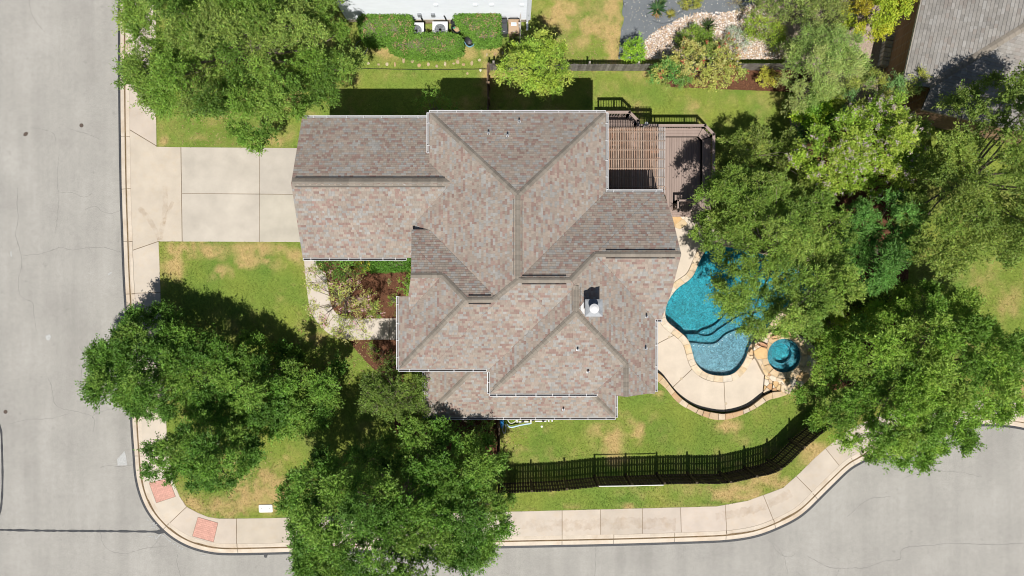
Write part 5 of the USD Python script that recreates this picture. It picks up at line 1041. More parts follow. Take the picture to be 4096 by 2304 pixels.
# ================================================================ TREES, SHRUBS, HEDGES
def leaves(p, ax, nm, l, w, tint, tri=False):
    """rhombic leaves, two triangles each, slightly folded"""
    ax = ax / np.maximum(np.linalg.norm(ax, axis=1, keepdims=True), 1e-9); sd_ = np.cross(ax, nm); sd_ /= np.maximum(np.linalg.norm(sd_, axis=1, keepdims=True), 1e-9); up = np.cross(sd_, ax)
    l, w = l[:, None], w[:, None]
    mid = p + ax * l * .45 - up * l * .04
    v = np.stack([p, mid + sd_ * w / 2 + up * w * .14, p + ax * l, mid - sd_ * w / 2 + up * w * .14], 1).reshape(-1, 3)
    if tri:
        v = np.stack([p + sd_ * w / 2, p + ax * l, p - sd_ * w / 2], 1).reshape(-1, 3)
        return v, np.arange(len(p))[:, None] * 3 + (0, 2, 1), np.repeat(tint, 3, axis=0)
    i = np.arange(len(p))[:, None] * 4; f = np.vstack([i + (0, 2, 1), i + (0, 3, 2)])
    return v, f, np.repeat(tint, 4, axis=0)
LEAF_GAIN = np.array([2.0, 2.08, 1.6])
def unit(v): return v / np.maximum(np.linalg.norm(v, axis=-1, keepdims=True), 1e-9)
def poisson(poly, d, r, tries=30):
    x0, y0, x1, y1 = poly.bounds; n = int(tries * (x1 - x0) * (y1 - y0) / d ** 2)
    c = r.uniform((x0, y0), (x1, y1), (n, 2)); c = c[shapely.contains_xy(poly, c[:, 0], c[:, 1])]; out = np.zeros((0, 2)); acc = []
    cell = {}
    for q in c:
        k = (int(q[0] // d), int(q[1] // d)); ok = True
        for i in (-1, 0, 1):
            for j in (-1, 0, 1):
                for o in cell.get((k[0] + i, k[1] + j), ()):
                    if (q[0] - o[0]) ** 2 + (q[1] - o[1]) ** 2 < d * d: ok = False
        if ok: cell.setdefault(k, []).append(q); acc.append(q)
    return np.array(acc)
def crown(poly, zlow, ztop, cols, r, lobe=1.0, per_m2=700, leaf=(.11, .055), per_spray=12, droop=0.0, spread=.042, flat=.75, jz=.17, mix=.8, outward=.55, fill=.18, wavy=.75, edge=.2, D=None, under=.0, gap=.0):
    """lobes over the plan outline, each a dome of leafy sprays"""
    total_seed = float(r.uniform(0, 50)); cols = np.array(cols, float); bd = poly.boundary; inr = shapely.maximum_inscribed_circle(poly).length; D = D or inr * .85
    C = poisson(poly.buffer(-.22 * lobe), lobe * .74, r)
    if not len(C): C = np.array([[poly.centroid.x, poly.centroid.y]])
    if gap: C = C[r.random(len(C)) > gap]
    d = np.array([bd.distance(Point(*c)) for c in C]); cen = C.mean(0)
    prof = lambda d: zlow + (ztop - zlow) * np.sqrt(np.clip(1 - (1 - np.minimum(d / D, 1)) ** 2, 0, 1))
    h = prof(d) + (r.normal(0, jz, len(C)) + 1.5 * wavy * (meshkit.fbm(np.column_stack([C / max(1.6, lobe * 1.9), C[:, 0] * 0 + total_seed]), 2, 5) - .5)) * (ztop - zlow)
    h = np.maximum(h, zlow * .55)
    Rl = np.minimum(lobe * r.uniform(.58, .95, len(C)), d + edge)
    cz = h - Rl * flat
    lc = cols[r.integers(0, len(cols), len(C))]; lc = lc * mix + cols.mean(0) * (1 - mix); lc = lc * r.uniform(.85, 1.15, (len(C), 1))
    wgt = Rl ** 2; wgt = wgt / wgt.sum(); total = int(poly.area * per_m2 / per_spray)
    k = r.choice(len(C), total, p=wgt); cc = np.column_stack([C, cz])[k]
    dr = unit(r.normal(0, 1, (total, 3))); dr[:, 2] = np.abs(dr[:, 2]) * 1.0 - .18
    o = np.column_stack([C - cen, np.zeros(len(C))]); o = unit(o) * np.minimum(1, np.linalg.norm(C - cen, axis=1) / max(inr, .3))[:, None]
    dr = unit(dr + outward * o[k] * r.uniform(.2, 1.2, (total, 1)) + (0, 0, .12)); R_ = Rl[k][:, None]
    a = cc + dr * R_ * .2; b = cc + dr * R_ * (r.uniform(.7, 1.2, (total, 1)) + .45 * (r.random((total, 1)) < .10)) * (1, 1, .85)
    nf = int(total * fill)            # inner and lower leaves
    if nf: a[:nf] -= (0, 0, 1) * (r.uniform(.5, 1.7, (nf, 1)) * np.minimum(R_[:nf] * 1.4, 1.0)); b[:nf] = a[:nf] + (b[:nf] - a[:nf]) * (1, 1, .3)
    t = r.uniform(.2, 1.0, (total, per_spray)) ** .8
    P = a[:, None] + (b - a)[:, None] * t[..., None] + r.normal(0, 1, (total, per_spray, 3)) * spread * (.5 + t[..., None]); P[..., 2] -= droop * t ** 2
    axd = unit((b - a))[:, None] * .8 + r.normal(0, .75, P.shape); nm = r.normal(0, .75, P.shape) + (0, 0, .9)
    N = total * per_spray; l = r.normal(leaf[0], leaf[0] * .2, N).clip(leaf[0] * .5); w = l * leaf[1] / leaf[0] * r.uniform(.8, 1.2, N)
    sc = (r.uniform(.82, 1.18, (total, 1)) * lc[k])
    tint = np.repeat(sc, per_spray, axis=0) * r.uniform(.8, 1.22, (N, 1)) * (1 + r.normal(0, .05, (N, 3)))
    tint = np.clip(tint * LEAF_GAIN, 0, .62)
    return leaves(P.reshape(-1, 3), axd.reshape(-1, 3), nm.reshape(-1, 3), l, w, tint, True), np.column_stack([C, cz]), (a, b, k)
def tree(label, outline, zlow, ztop, cols, name='tree', cat='tree', group=None, seed=0, base=None, zm=None, trunk=.16, limbs=26, flowers=None, bare=0, **kw):
    r = np.random.default_rng(seed); zm = zlow + .5 * (ztop - zlow) if zm is None else zm
    poly = Polygon(WP(outline, zm)).buffer(0)
    if poly.geom_type != 'Polygon': poly = max(poly.geoms, key=lambda q: q.area)
    e_ = min(.12, .08 * math.sqrt(poly.area)); poly = poly.buffer(-e_).buffer(e_)
    if poly.geom_type != 'Polygon': poly = max(poly.geoms, key=lambda q: q.area)
    (v, f, c), L, sp = crown(poly, zlow, ztop, cols, r, **kw)
    t = thing(name, label, cat, group)
    m = MB(); b = np.array(W(base, .1) if base else [poly.centroid.x, poly.centroid.y]); top = np.array([poly.centroid.x * .6 + b[0] * .4, poly.centroid.y * .6 + b[1] * .4, zlow * .55 + .1 * ztop])
    m.tube([(*b, .05), (*(b + (top[:2] - b) * .3), top[2] * .45), tuple(top)], [trunk * 1.25, trunk, trunk * .8], 10); put('trunk', m, 'bark', t, smooth=60)
    bm = MB(); order = r.permutation(len(L))[:limbs // 2 + 4]
    for i in order:
        e = L[i] - (0, 0, .25); mid = top * .5 + e * .5 + np.array([*r.normal(0, .15, 2), -.12 * np.linalg.norm(e - top)]); bm.tube(smooth_line3([tuple(top - (0, 0, .1)), tuple(mid), tuple(e)], 7), np.linspace(trunk * .36, .012, 7), 6)
    if bare or limbs:
        a, bb, k = sp; pick = r.permutation(len(a))[:bare]
        for i in pick: bm.tube([a[i], (a[i] + bb[i]) / 2 + r.normal(0, .03, 3), bb[i] + (bb[i] - a[i]) * .12], [.012, .008, .004], 4, caps=False)
    put('branches', bm, 'bark', t)
    mb = MB().add(v, f, c)
    put('crown', mb, 'leaf', t, tint=True)
    if flowers:
        n, fc, size = flowers; a, bb, k = sp; up = np.flatnonzero(bb[:, 2] > L[k, 2] + .05); pick = r.choice(up, n); N = n * 14
        P = np.repeat(bb[pick] + (0, 0, .03), 14, axis=0) + r.normal(0, size, (N, 3)) * (1, 1, .6)
        fcol = np.array(fc)[r.integers(0, len(fc), N)] * r.uniform(.8, 1.15, (N, 1))
        put('blossom', MB().add(*leaves(P, r.normal(0, 1, (N, 3)), r.normal(0, .5, (N, 3)) + (0, 0, 1), r.uniform(.04, .075, N), r.uniform(.03, .06, N), fcol)), 'leaf', t, tint=True)
    return t
OAK1 = [(.085, .142, .025), (.112, .165, .036), (.06, .11, .02), (.14, .182, .05)]
OAK2 = [(.060, .122, .020), (.083, .148, .027), (.046, .098, .018), (.10, .160, .032)]
OAK3 = [(.108, .160, .032), (.14, .185, .045), (.085, .135, .028)]
TEAL = [(.068, .145, .036), (.095, .18, .05), (.055, .12, .028)]
LIME = [(.19, .25, .04), (.15, .22, .04), (.22, .26, .06)]
OLIVE = [(.085, .125, .028), (.07, .105, .024), (.11, .14, .04)]

tree('big dense oak at the upper left, spreading over the sidewalk and the kerb', [(302, -60), (298, 60), (330, 80), (335, 120), (300, 160), (300, 205), (330, 245), (370, 265), (395, 290), (440, 285), (500, 290), (560, 312), (600, 340), (640, 345), (690, 322), (745, 312), (770, 262), (830, 238), (885, 190), (905, 140), (880, 85), (850, 50), (842, -60)],
     3.0, 6.8, OAK1, seed=1, base=(600, 120), lobe=.9, per_m2=2900, leaf=(.095, .050), per_spray=24, trunk=.24, limbs=60, outward=.8, bare=60)
tree('lower small limb of foliage hanging over the lawn below the upper left oak', [(595, 318), (640, 315), (668, 345), (662, 378), (625, 380), (598, 350)], 2.6, 4.0, OAK2, seed=2, base=(634, 354), name='small_tree', lobe=.5, per_m2=2600, leaf=(.095, .05), trunk=.05, limbs=6)
tree('large dark green oak at the left, overhanging the street and the sidewalk', [(335, 790), (360, 770), (410, 768), (440, 800), (490, 828), (560, 842), (620, 850), (660, 862), (720, 890), (760, 915), (790, 940), (830, 905), (858, 930), (860, 980), (845, 1030), (800, 1080), (745, 1105), (700, 1098), (660, 1100), (600, 1075), (540, 1040), (470, 1060), (400, 1055), (352, 1058), (330, 1028), (270, 1000), (240, 985), (240, 955), (222, 925), (235, 880), (290, 850), (270, 835), (310, 820)],
     1.0, 3.5, OAK2, seed=3, base=(560, 930), lobe=.8, per_m2=2900, leaf=(.10, .053), per_spray=24, trunk=.2, limbs=50, outward=.8, bare=40)
tree('bright mid-green oak crown just below the big left oak, above the red brick pads', [(385, 1130), (420, 1085), (470, 1062), (540, 1045), (600, 1080), (645, 1110), (662, 1150), (640, 1188), (600, 1195), (575, 1225), (540, 1245), (500, 1222), (470, 1235), (445, 1205), (400, 1205), (372, 1190), (395, 1160)],
     2.2, 4.8, OAK2, seed=4, base=(520, 1140), lobe=.7, per_m2=2800, leaf=(.10, .053), per_spray=24, trunk=.14, limbs=30, outward=.8, bare=20)
tree('large round green oak at the bottom centre, overhanging the lower sidewalk and street', [(760, 1160), (810, 1140), (870, 1150), (930, 1120), (985, 1110), (1005, 1060), (1060, 1065), (1120, 1060), (1150, 1105), (1200, 1100), (1245, 1130), (1275, 1180), (1268, 1240), (1288, 1295), (1278, 1340), (1245, 1370), (1240, 1415), (1215, 1449), (1150, 1500), (900, 1510), (740, 1470), (735, 1420), (745, 1380), (700, 1340), (705, 1320), (708, 1290), (690, 1245), (715, 1215)],
     2.4, 6.0, OAK2, seed=5, base=(985, 1280), lobe=.85, per_m2=2900, leaf=(.10, .053), per_spray=24, trunk=.22, limbs=60, outward=.7, bare=40)
tree('olive tree with bare twigs against the left end of the lower roof', [(912, 965), (950, 925), (990, 930), (1020, 945), (1060, 945), (1072, 990), (1068, 1040), (1030, 1052), (985, 1045), (935, 1035), (908, 1000)], 2.0, 4.4, OLIVE, seed=6, base=(985, 990), lobe=.6, per_m2=1900, leaf=(.08, .04), per_spray=18, trunk=.09, limbs=22, bare=160, outward=.6)
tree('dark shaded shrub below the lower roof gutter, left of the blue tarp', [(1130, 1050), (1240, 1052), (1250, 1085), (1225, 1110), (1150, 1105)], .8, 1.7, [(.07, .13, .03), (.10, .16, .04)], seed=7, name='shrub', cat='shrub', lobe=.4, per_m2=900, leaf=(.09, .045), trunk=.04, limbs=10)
tree('wide olive-green tree with arching twigs spreading over the swimming pool', [(1750, 500), (1772, 470), (1800, 445), (1830, 425), (1870, 420), (1930, 440), (1990, 470), (2060, 480), (2105, 530), (2130, 590), (2140, 690), (2120, 760), (2080, 820), (2030, 845), (1985, 842), (1940, 850), (1900, 845), (1870, 832), (1880, 805), (1835, 785), (1790, 755), (1768, 735), (1800, 712), (1790, 690), (1830, 685), (1810, 655), (1770, 625), (1755, 585), (1775, 550)],
     3.0, 5.9, OAK3, seed=8, base=(2010, 640), lobe=.68, per_m2=2900, leaf=(.095, .045), per_spray=24, trunk=.18, limbs=60, outward=.9, bare=260, droop=.1)
tree('blue-green feathery tree between the pool tree and the right-hand oak', [(2120, 560), (2150, 510), (2200, 490), (2260, 490), (2300, 530), (2285, 600), (2270, 680), (2235, 735), (2170, 725), (2140, 650)], 3.0, 5.6, TEAL, seed=9, base=(2200, 640), lobe=.65, per_m2=2400, leaf=(.13, .04), per_spray=22, trunk=.12, limbs=26, outward=.5, bare=40)
tree('crape myrtle sprinkled with pale pink blossom at the right of the back lawn', [(2005, 400), (2025, 345), (2070, 310), (2120, 290), (2180, 262), (2235, 262), (2270, 295), (2330, 330), (2345, 385), (2310, 440), (2270, 470), (2210, 485), (2150, 480), (2110, 490), (2070, 460), (2030, 440)], 2.8, 5.0, [(.17, .235, .035), (.21, .26, .05), (.125, .19, .03)], seed=10, base=(2180, 390), lobe=.7, per_m2=2600, leaf=(.085, .05), per_spray=18, trunk=.1, limbs=30, flowers=(300, [(.60, .45, .49), (.56, .47, .44), (.64, .52, .54)], .045), bare=30)
tree('sparse dark olive oak at the far right with lawn showing through its gaps', [(2345, 300), (2390, 250), (2440, 220), (2500, 190), (2560, 180), (2640, 200), (2660, 640), (2560, 640), (2530, 670), (2490, 640), (2450, 690), (2380, 690), (2320, 670), (2290, 600), (2300, 520), (2290, 480), (2340, 430), (2350, 380)], 4.6, 8.0, [(.10, .14, .03), (.13, .165, .04), (.085, .12, .028)], seed=11, base=(2440, 430), lobe=.9, per_m2=2300, leaf=(.10, .05), per_spray=22, trunk=.2, limbs=50, bare=60, gap=.03, jz=.16)
tree('large green oak at the lower right, overhanging the sidewalk bend and the street', [(2080, 855), (2105, 825), (2150, 800), (2200, 800), (2250, 740), (2300, 720), (2380, 715), (2440, 735), (2475, 765), (2460, 800), (2520, 820), (2560, 870), (2570, 930), (2550, 990), (2570, 1010), (2530, 1060), (2480, 1080), (2480, 1115), (2400, 1125), (2340, 1170), (2270, 1165), (2210, 1160), (2130, 1130), (2095, 1090), (2080, 1050), (2035, 1012), (2085, 978), (2060, 945), (2095, 930), (2075, 890)],
     2.2, 5.6, [(.095, .165, .024), (.125, .195, .032), (.07, .13, .022), (.14, .20, .04)], seed=12, base=(2290, 950), lobe=.8, per_m2=2900, leaf=(.10, .053), per_spray=24, trunk=.2, limbs=60, outward=.75, bare=40)
tree('bright yellow-green tree growing through the grey fence behind the house', [(1248, 190), (1262, 160), (1300, 135), (1290, 110), (1330, 95), (1380, 95), (1410, 120), (1420, 150), (1436, 185), (1420, 215), (1395, 240), (1350, 228), (1330, 262), (1310, 240), (1275, 215)], 2.6, 4.6, LIME, seed=13, base=(1345, 190), lobe=.5, per_m2=2200, leaf=(.085, .05), per_spray=18, trunk=.1, limbs=24, bare=20)
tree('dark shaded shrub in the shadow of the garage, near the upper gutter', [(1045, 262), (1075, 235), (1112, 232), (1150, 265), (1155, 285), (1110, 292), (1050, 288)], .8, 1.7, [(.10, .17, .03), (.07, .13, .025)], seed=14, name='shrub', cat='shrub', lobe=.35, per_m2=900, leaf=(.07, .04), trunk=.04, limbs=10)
tree('sparse crape myrtle with scattered pink blossom over the curved garden path', [(770, 680), (800, 665), (835, 690), (870, 670), (905, 700), (930, 730), (950, 770), (930, 800), (900, 800), (915, 850), (880, 870), (840, 850), (800, 820), (780, 770), (768, 720)], 1.4, 3.0, [(.25, .27, .08), (.20, .24, .06), (.30, .27, .12)], seed=15, base=(880, 745), name='flowering_tree', lobe=.45, per_m2=640, leaf=(.075, .034), per_spray=10, trunk=.05, limbs=40, bare=240, flowers=(60, [(.70, .30, .40), (.75, .45, .50), (.70, .52, .52)], .05), fill=.15, gap=.12)
tree('dark green shrub under the garage gutter at the left end of the front bed', [(798, 652), (860, 650), (900, 655), (920, 672), (900, 700), (850, 705), (810, 690)], .9, 1.7, [(.06, .14, .03), (.09, .17, .035)], seed=16, name='shrub', cat='shrub', lobe=.35, per_m2=1100, leaf=(.09, .04), trunk=.04, limbs=8)
tree('small yellow shrub between the dark shrub and the clipped green groundcover', [(893, 652), (925, 650), (928, 672), (912, 688), (895, 680)], .7, 1.2, [(.30, .30, .04), (.24, .26, .04)], seed=17, name='shrub', cat='shrub', lobe=.25, per_m2=1000, leaf=(.07, .035), trunk=.03, limbs=6)
tree('rounded bright green shrub against the house corner in the brown mulch', [(1003, 705), (1018, 695), (1034, 700), (1034, 745), (1018, 740), (1002, 725)], .6, 1.1, [(.13, .24, .03), (.10, .2, .03)], seed=18, name='shrub', cat='shrub', lobe=.28, per_m2=1300, leaf=(.06, .03), trunk=.03, limbs=6)
for i, (o, c, lb) in enumerate([([(975, 752), (990, 744), (1004, 748), (1004, 765), (985, 772), (974, 764)], [(.12, .2, .03)], 'small green shrub in the mulch touching the left house gutter'), ([(930, 768), (945, 760), (956, 775), (948, 800), (932, 800), (926, 785)], [(.10, .19, .03)], 'small green shrub at the right foot of the pink-flowered tree'),
        ([(972, 706), (985, 700), (992, 708), (984, 716), (974, 714)], [(.15, .16, .07)], 'tiny sparse plant alone in the middle of the brown mulch bed'), ([(918, 862), (945, 862), (950, 885), (962, 905), (945, 915), (925, 895)], [(.12, .21, .03), (.16, .22, .05)], 'small bright shrub in the lower mulch bed below the path'),
        ([(955, 905), (985, 880), (1003, 890), (1003, 930), (975, 940)], [(.08, .13, .03)], 'dark shrub in the lower mulch bed beside the house corner'), ([(990, 790), (1004, 786), (1004, 797), (994, 800)], [(.14, .18, .04)], 'tiny plant at the gutter just above the concrete path')]):
    tree(lb, o, .35, .8, c, seed=40 + i, name='shrub', cat='shrub', lobe=.2, per_m2=900, leaf=(.065, .03), trunk=.02, limbs=5, bare=10)
# upper right garden
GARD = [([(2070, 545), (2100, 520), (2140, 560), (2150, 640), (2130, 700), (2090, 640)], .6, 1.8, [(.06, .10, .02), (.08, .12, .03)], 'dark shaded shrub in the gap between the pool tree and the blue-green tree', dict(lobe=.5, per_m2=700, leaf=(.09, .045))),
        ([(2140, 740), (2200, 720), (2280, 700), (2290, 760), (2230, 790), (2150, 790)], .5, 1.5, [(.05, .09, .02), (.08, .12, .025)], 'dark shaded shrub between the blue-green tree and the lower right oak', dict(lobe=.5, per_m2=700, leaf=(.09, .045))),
        ([(2240, 470), (2300, 450), (2340, 520), (2310, 600), (2270, 560)], 1.2, 2.6, [(.08, .12, .025), (.12, .15, .03)], 'dark olive shrub tucked between the crape myrtle and the far right oak', dict(lobe=.5, per_m2=900, leaf=(.09, .045))),
        ([(1570, 120), (1585, 103), (1610, 100), (1622, 118), (1618, 145), (1590, 153), (1570, 142)], .6, 1.5, [(.17, .28, .03), (.13, .23, .03)], 'bright green round shrub at the gravel corner beside the grey fence', dict(lobe=.3, per_m2=1300, leaf=(.06, .03))),
        ([(1710, 75), (1750, 65), (1790, 75), (1805, 100), (1800, 130), (1760, 140), (1715, 120), (1705, 95)], .5, 1.2, [(.11, .17, .03), (.15, .2, .04)], 'rounded green shrub in the river stones beside the dark spiky plant', dict(lobe=.35, per_m2=1200, leaf=(.06, .025))),
        ([(1680, 140), (1720, 110), (1760, 120), (1790, 115), (1830, 130), (1855, 160), (1870, 190), (1830, 215), (1790, 225), (1760, 200), (1700, 212), (1660, 200), (1640, 180)], 1.1, 2.2, [(.30, .27, .10), (.36, .30, .13), (.22, .23, .07), (.13, .18, .05)], 'straggly yellow and green rose shrub leaning over the grey fence, dotted red', dict(lobe=.45, per_m2=620, leaf=(.07, .04), bare=60, flowers=(22, [(.60, .10, .08), (.64, .2, .16)], .04))),
        ([(1635, 195), (1650, 165), (1690, 140), (1720, 150), (1735, 180), (1722, 215), (1690, 216), (1660, 200)], 1.0, 1.9, [(.08, .18, .05), (.11, .2, .06)], 'ferny green shrub at the left end of the shrubs on the grey fence', dict(lobe=.4, per_m2=700, leaf=(.09, .025), bare=40)),
        ([(1830, 70), (1850, 62), (1872, 80), (1892, 110), (1880, 130), (1850, 115), (1828, 100)], .35, .7, [(.30, .36, .33), (.25, .31, .28)], 'silvery grey-blue low shrub on the river stones', dict(lobe=.25, per_m2=900, leaf=(.06, .015))),
        ([(1800, 95), (1830, 85), (1850, 110), (1860, 135), (1830, 140), (1805, 125)], .4, 1.0, [(.2, .22, .07), (.14, .17, .06)], 'thin shrub with red flecks left of the silvery shrub', dict(lobe=.3, per_m2=480, leaf=(.06, .025), bare=30, flowers=(8, [(.6, .12, .10)], .03))),
        ([(1872, 48), (1900, 30), (1935, 45), (1975, 60), (1980, 100), (1950, 120), (1915, 110), (1885, 80)], .7, 1.6, [(.15, .21, .03), (.19, .23, .04)], 'smooth bright green mounded shrub at the right end of the river stones', dict(lobe=.4, per_m2=1200, leaf=(.055, .02))),
        ([(1890, 20), (1900, -40), (2060, -50), (2160, -30), (2160, 30), (2120, 60), (2060, 80), (2000, 70), (1970, 50), (1930, 40)], 1.4, 3.0, [(.15, .18, .06), (.20, .21, .09), (.11, .15, .045)], 'mixed dusty green shrub at the top edge left of the yellow-orange bush', dict(lobe=.6, per_m2=800, leaf=(.08, .03), bare=120)),
        ([(1990, 130), (2000, 90), (2060, 70), (2110, 85), (2150, 120), (2190, 160), (2180, 200), (2120, 225), (2080, 262), (2040, 280), (2010, 272), (1985, 230), (1980, 180)], 2.0, 4.0, [(.19, .24, .085), (.23, .26, .11), (.15, .21, .07)], 'large pale grey-green feathery shrub between the back lawn and the limestone wall', dict(lobe=.6, per_m2=1100, leaf=(.10, .022), bare=80, outward=.8)),
        ([(2150, 60), (2140, 10), (2160, -50), (2310, -50), (2295, 10), (2262, 50), (2235, 75), (2205, 95), (2180, 90)], 1.8, 3.6, [(.24, .25, .025), (.19, .24, .03), (.27, .215, .03)], 'glowing yellow and orange bush at the top edge beside the grey roof', dict(lobe=.55, per_m2=1100, leaf=(.08, .045))),
        ([(2000, 290), (2030, 240), (2060, 215), (2110, 220), (2130, 260), (2100, 300), (2060, 310), (2020, 320)], 1.4, 3.0, [(.20, .28, .025), (.15, .24, .025), (.10, .19, .03)], 'vivid yellow-green shrub in front of the pale feathery shrub', dict(lobe=.45, per_m2=1100, leaf=(.09, .045))),
        ([(2100, 260), (2130, 215), (2190, 190), (2240, 210), (2290, 170), (2310, 190), (2290, 230), (2250, 265), (2190, 280), (2140, 300), (2110, 290)], 1.8, 3.6, [(.10, .19, .085), (.2, .22, .06), (.13, .19, .06), (.24, .24, .06)], 'teal and yellow wispy shrub reaching over the corner of the grey roof', dict(lobe=.5, per_m2=800, leaf=(.11, .02), bare=120, outward=.9)),
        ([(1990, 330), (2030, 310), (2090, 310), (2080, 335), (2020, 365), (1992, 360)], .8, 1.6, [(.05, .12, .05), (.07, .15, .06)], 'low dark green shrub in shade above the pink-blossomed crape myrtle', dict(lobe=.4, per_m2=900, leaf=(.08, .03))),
        ([(1895, 195), (1915, 172), (1945, 178), (1960, 200), (1940, 222), (1912, 222)], .5, 1.0, [(.40, .34, .05), (.34, .30, .07)], 'small yellow shrub alone on the brown mulch below the grey fence', dict(lobe=.25, per_m2=700, leaf=(.06, .025), bare=30)),
        ([(1700, -20), (1720, -30), (1760, -20), (1770, 10), (1740, 20), (1715, 12)], .3, .7, [(.24, .24, .05), (.17, .18, .05)], 'low yellow-green shrub on the gravel at the top edge', dict(lobe=.25, per_m2=800, leaf=(.06, .025))),
        ([(1830, -20), (1860, -25), (1872, 10), (1865, 28), (1842, 25)], .3, .6, [(.26, .22, .13), (.2, .2, .1)], 'dry brownish wispy plant on the gravel near the top edge', dict(lobe=.25, per_m2=320, leaf=(.07, .012), bare=40)),
        ([(1800, 340), (1830, 420), (1850, 430), (1920, 400), (2000, 440), (2060, 470), (2020, 380), (1990, 340), (1930, 330)], .8, 2.2, [(.10, .14, .03), (.13, .16, .045)], 'loose dark green shrub at the lawn edge between the deck and the crape myrtle', dict(lobe=.55, per_m2=600, leaf=(.085, .035), bare=80, gap=.2)),
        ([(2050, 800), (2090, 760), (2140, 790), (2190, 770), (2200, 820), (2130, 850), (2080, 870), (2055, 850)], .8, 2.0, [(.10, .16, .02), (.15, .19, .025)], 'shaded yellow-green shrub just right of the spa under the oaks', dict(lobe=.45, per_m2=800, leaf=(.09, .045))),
        ([(1180, 72), (1205, 80), (1240, 78), (1262, 90), (1240, 118), (1262, 128), (1232, 130), (1205, 110)], .4, .9, [(.09, .15, .03)], '', None)]
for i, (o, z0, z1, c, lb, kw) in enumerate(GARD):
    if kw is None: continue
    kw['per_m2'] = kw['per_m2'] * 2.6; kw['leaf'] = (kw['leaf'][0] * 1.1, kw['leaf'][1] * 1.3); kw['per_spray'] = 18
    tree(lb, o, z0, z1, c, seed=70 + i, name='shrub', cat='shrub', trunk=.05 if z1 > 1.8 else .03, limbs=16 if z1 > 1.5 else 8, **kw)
tree('small thin shrub with bare twigs beside the pale edge-on fence and the tan cart', [(1275, 105), (1290, 90), (1310, 88), (1325, 105), (1320, 130), (1290, 130)], .7, 1.8, [(.10, .16, .03), (.2, .18, .06)], seed=95, name='shrub', cat='shrub', lobe=.3, per_m2=600, leaf=(.06, .03), trunk=.03, limbs=10, bare=30)
# clipped hedges
def hedge(label, outline, h, cols, seed, litter=0, per=1500):
    r = np.random.default_rng(seed); poly = Polygon(WP(outline, h)).buffer(.06).buffer(-.06); t = thing('hedge', label, 'hedge')
    put('stems', MB().prism(poly.buffer(-.14), .1, h - .14), 'bark', t)
    x0, y0, x1, y1 = poly.bounds; n = int(per * (x1 - x0) * (y1 - y0)); p = r.uniform((x0, y0), (x1, y1), (n, 2)); p = p[shapely.contains_xy(poly, p[:, 0], p[:, 1])]
    bump_ = meshkit.fbm(np.column_stack([p * 2.6, p[:, 0] * 0]), 3, seed); z = h - .16 + bump_ * .2 + r.uniform(-.12, .02, len(p))
    ln = poly.exterior; m = int(ln.length * h * per * .8); s = r.uniform(0, ln.length, m); q = np.array([ln.interpolate(a).coords[0] for a in s]) + r.normal(0, .05, (m, 2))
    P = np.vstack([np.column_stack([p, z]), np.column_stack([q, r.uniform(.15, h - .02, m)])]); N = len(P); cols = np.array(cols)
    cl = meshkit.noise(P * 3.0, seed)[:, None]; c = cols[0] * (1 - cl) + cols[1] * cl; c = c * r.uniform(.7, 1.3, (N, 1))
    put('foliage', MB().add(*leaves(P, r.normal(0, 1, (N, 3)) * (1, 1, .5), r.normal(0, .5, (N, 3)) + (0, 0, .8), r.uniform(.06, .10, N), r.uniform(.035, .06, N), c)), 'leaf', t, tint=True)
    if litter:
        cs = poisson(poly.buffer(-.1), .42, r); cs = cs[r.permutation(len(cs))[:litter]]; M = len(cs) * 12
        P = np.repeat(np.column_stack([cs, np.full(len(cs), h + .03)]), 12, axis=0) + r.normal(0, .09, (M, 3)) * (1, 1, .12)
        put('dry_litter', kind='stuff', mb=MB().add(*leaves(P, r.normal(0, 1, (M, 3)) * (1, 1, .1) + np.repeat(unit(r.normal(0, 1, (len(cs), 3))) * (1, 1, 0), 12, axis=0), np.tile((0, 0, 1.0), (M, 1)), r.uniform(.07, .16, M), r.uniform(.03, .05, M), np.array([.40, .30, .14]) * r.uniform(.7, 1.1, (M, 1)))), mat='leaf', parent=t, tint=True)
HG = [(.11, .24, .03), (.18, .33, .045)]
hedge('clipped green hedge block at the left end against the white wall', cd('c5', (288, 150), (310, 128), (720, 132), (742, 170), (735, 300), (620, 325), (540, 322), (430, 345), (330, 335), (290, 230)), 1.25, HG, 1, 10)
hedge('long low clipped green hedge in front of the air conditioners', cd('c5', (545, 330), (640, 320), (735, 318), (760, 300), (900, 285), (1060, 285), (1150, 300), (1175, 350), (1165, 425), (1080, 450), (880, 458), (720, 455), (620, 430), (545, 395)), 1.1, HG, 2, 9)
hedge('clipped green hedge block littered with dry tan leaves, left of the carts', cd('c5', (1112, 135), (1200, 118), (1490, 116), (1500, 200), (1495, 330), (1420, 345), (1300, 340), (1245, 265), (1160, 205)), 1.3, HG, 3, 24)
hedge('low clipped green groundcover strip along the garage gutter in the front bed', cd('c9', (1400, 112), (1965, 104), (1950, 245), (1800, 258), (1600, 265), (1480, 262), (1410, 240)), .45, [(.085, .21, .022), (.12, .27, .03)], 4, 0, 1800)
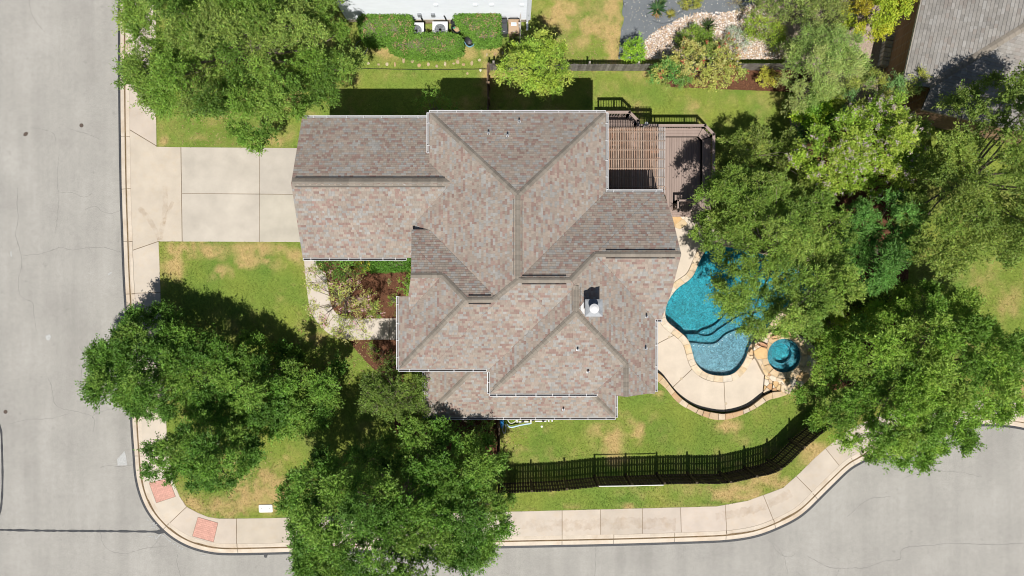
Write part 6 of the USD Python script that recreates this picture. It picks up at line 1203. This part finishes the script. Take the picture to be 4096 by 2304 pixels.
# agaves and spiky plants
def agave(px, py, r_, n, cols, label, seed, z=.13, up=.9, wd=.07):
    rr = np.random.default_rng(seed); x, y = W((px, py), z); t = thing('agave', label, 'agave')
    for k in range(n):
        a = k * 2.39996 + rr.normal(0, .12); e = rr.uniform(.15, up); L = r_ * rr.uniform(.75, 1.1); d = np.array([math.cos(a), math.sin(a)]); q = np.array([-d[1], d[0]]); rows = []
        for s in (0, .3, .65, 1.0):
            rr_ = L * s * math.cos(e) + .02; zz = z + L * (s * math.sin(e) - .25 * s * s * (1 - e)); ww = wd * (1.0 - s ** 1.5) * (.7 + .6 * min(s, .5)) + .002
            c = np.array([x, y]) + d * rr_; rows += [(*(c + q * ww), zz + .02), (*c, zz - .004), (*(c - q * ww), zz + .02)]
        f = [(3 * i + j, 3 * i + j + 1, 3 * i + j + 4, 3 * i + j + 3) for i in range(3) for j in range(2)]
        put('leaf', MB().add(rows, f, np.array(cols[rr.integers(len(cols))]) * rr.uniform(.85, 1.15)), 'leaf', t, tint=True)
x_, y_ = cd('gv', (620, 150)); agave(x_, y_, .55, 40, [(.07, .15, .05), (.10, .17, .06), (.05, .12, .05)], 'large dark green agave with tan lower leaves on the gravel at the top', 1, wd=.05)
x_, y_ = cd('gv', (610, 235)); agave(x_, y_, .32, 16, [(.45, .33, .14), (.40, .25, .10)], 'tan dying rosette just below the large dark green agave', 5, up=.5, wd=.035)
x_, y_ = cd('gv', (835, 245)); agave(x_, y_, .33, 44, [(.42, .40, .10), (.36, .36, .09)], 'yellow spiky agave on the gravel, right of the large dark green agave', 2, wd=.022)
x_, y_ = cd('gv', (1090, 130)); agave(x_, y_, .24, 34, [(.42, .38, .12), (.38, .36, .10)], 'smaller yellow spiky agave nearest the top edge of the gravel', 3, wd=.02)
x_, y_ = cd('gv', (1450, 440)); agave(x_, y_, .55, 46, [(.055, .10, .03), (.08, .13, .04)], 'dark upright spiky plant in the river stones beside the rounded green shrub', 4, up=1.3, wd=.025)
x_, y_ = cd('gv', (700, 30)); agave(x_, y_, .32, 24, [(.10, .17, .06), (.14, .19, .07)], 'small green rosette above the large dark green agave at the top edge', 6, wd=.03)
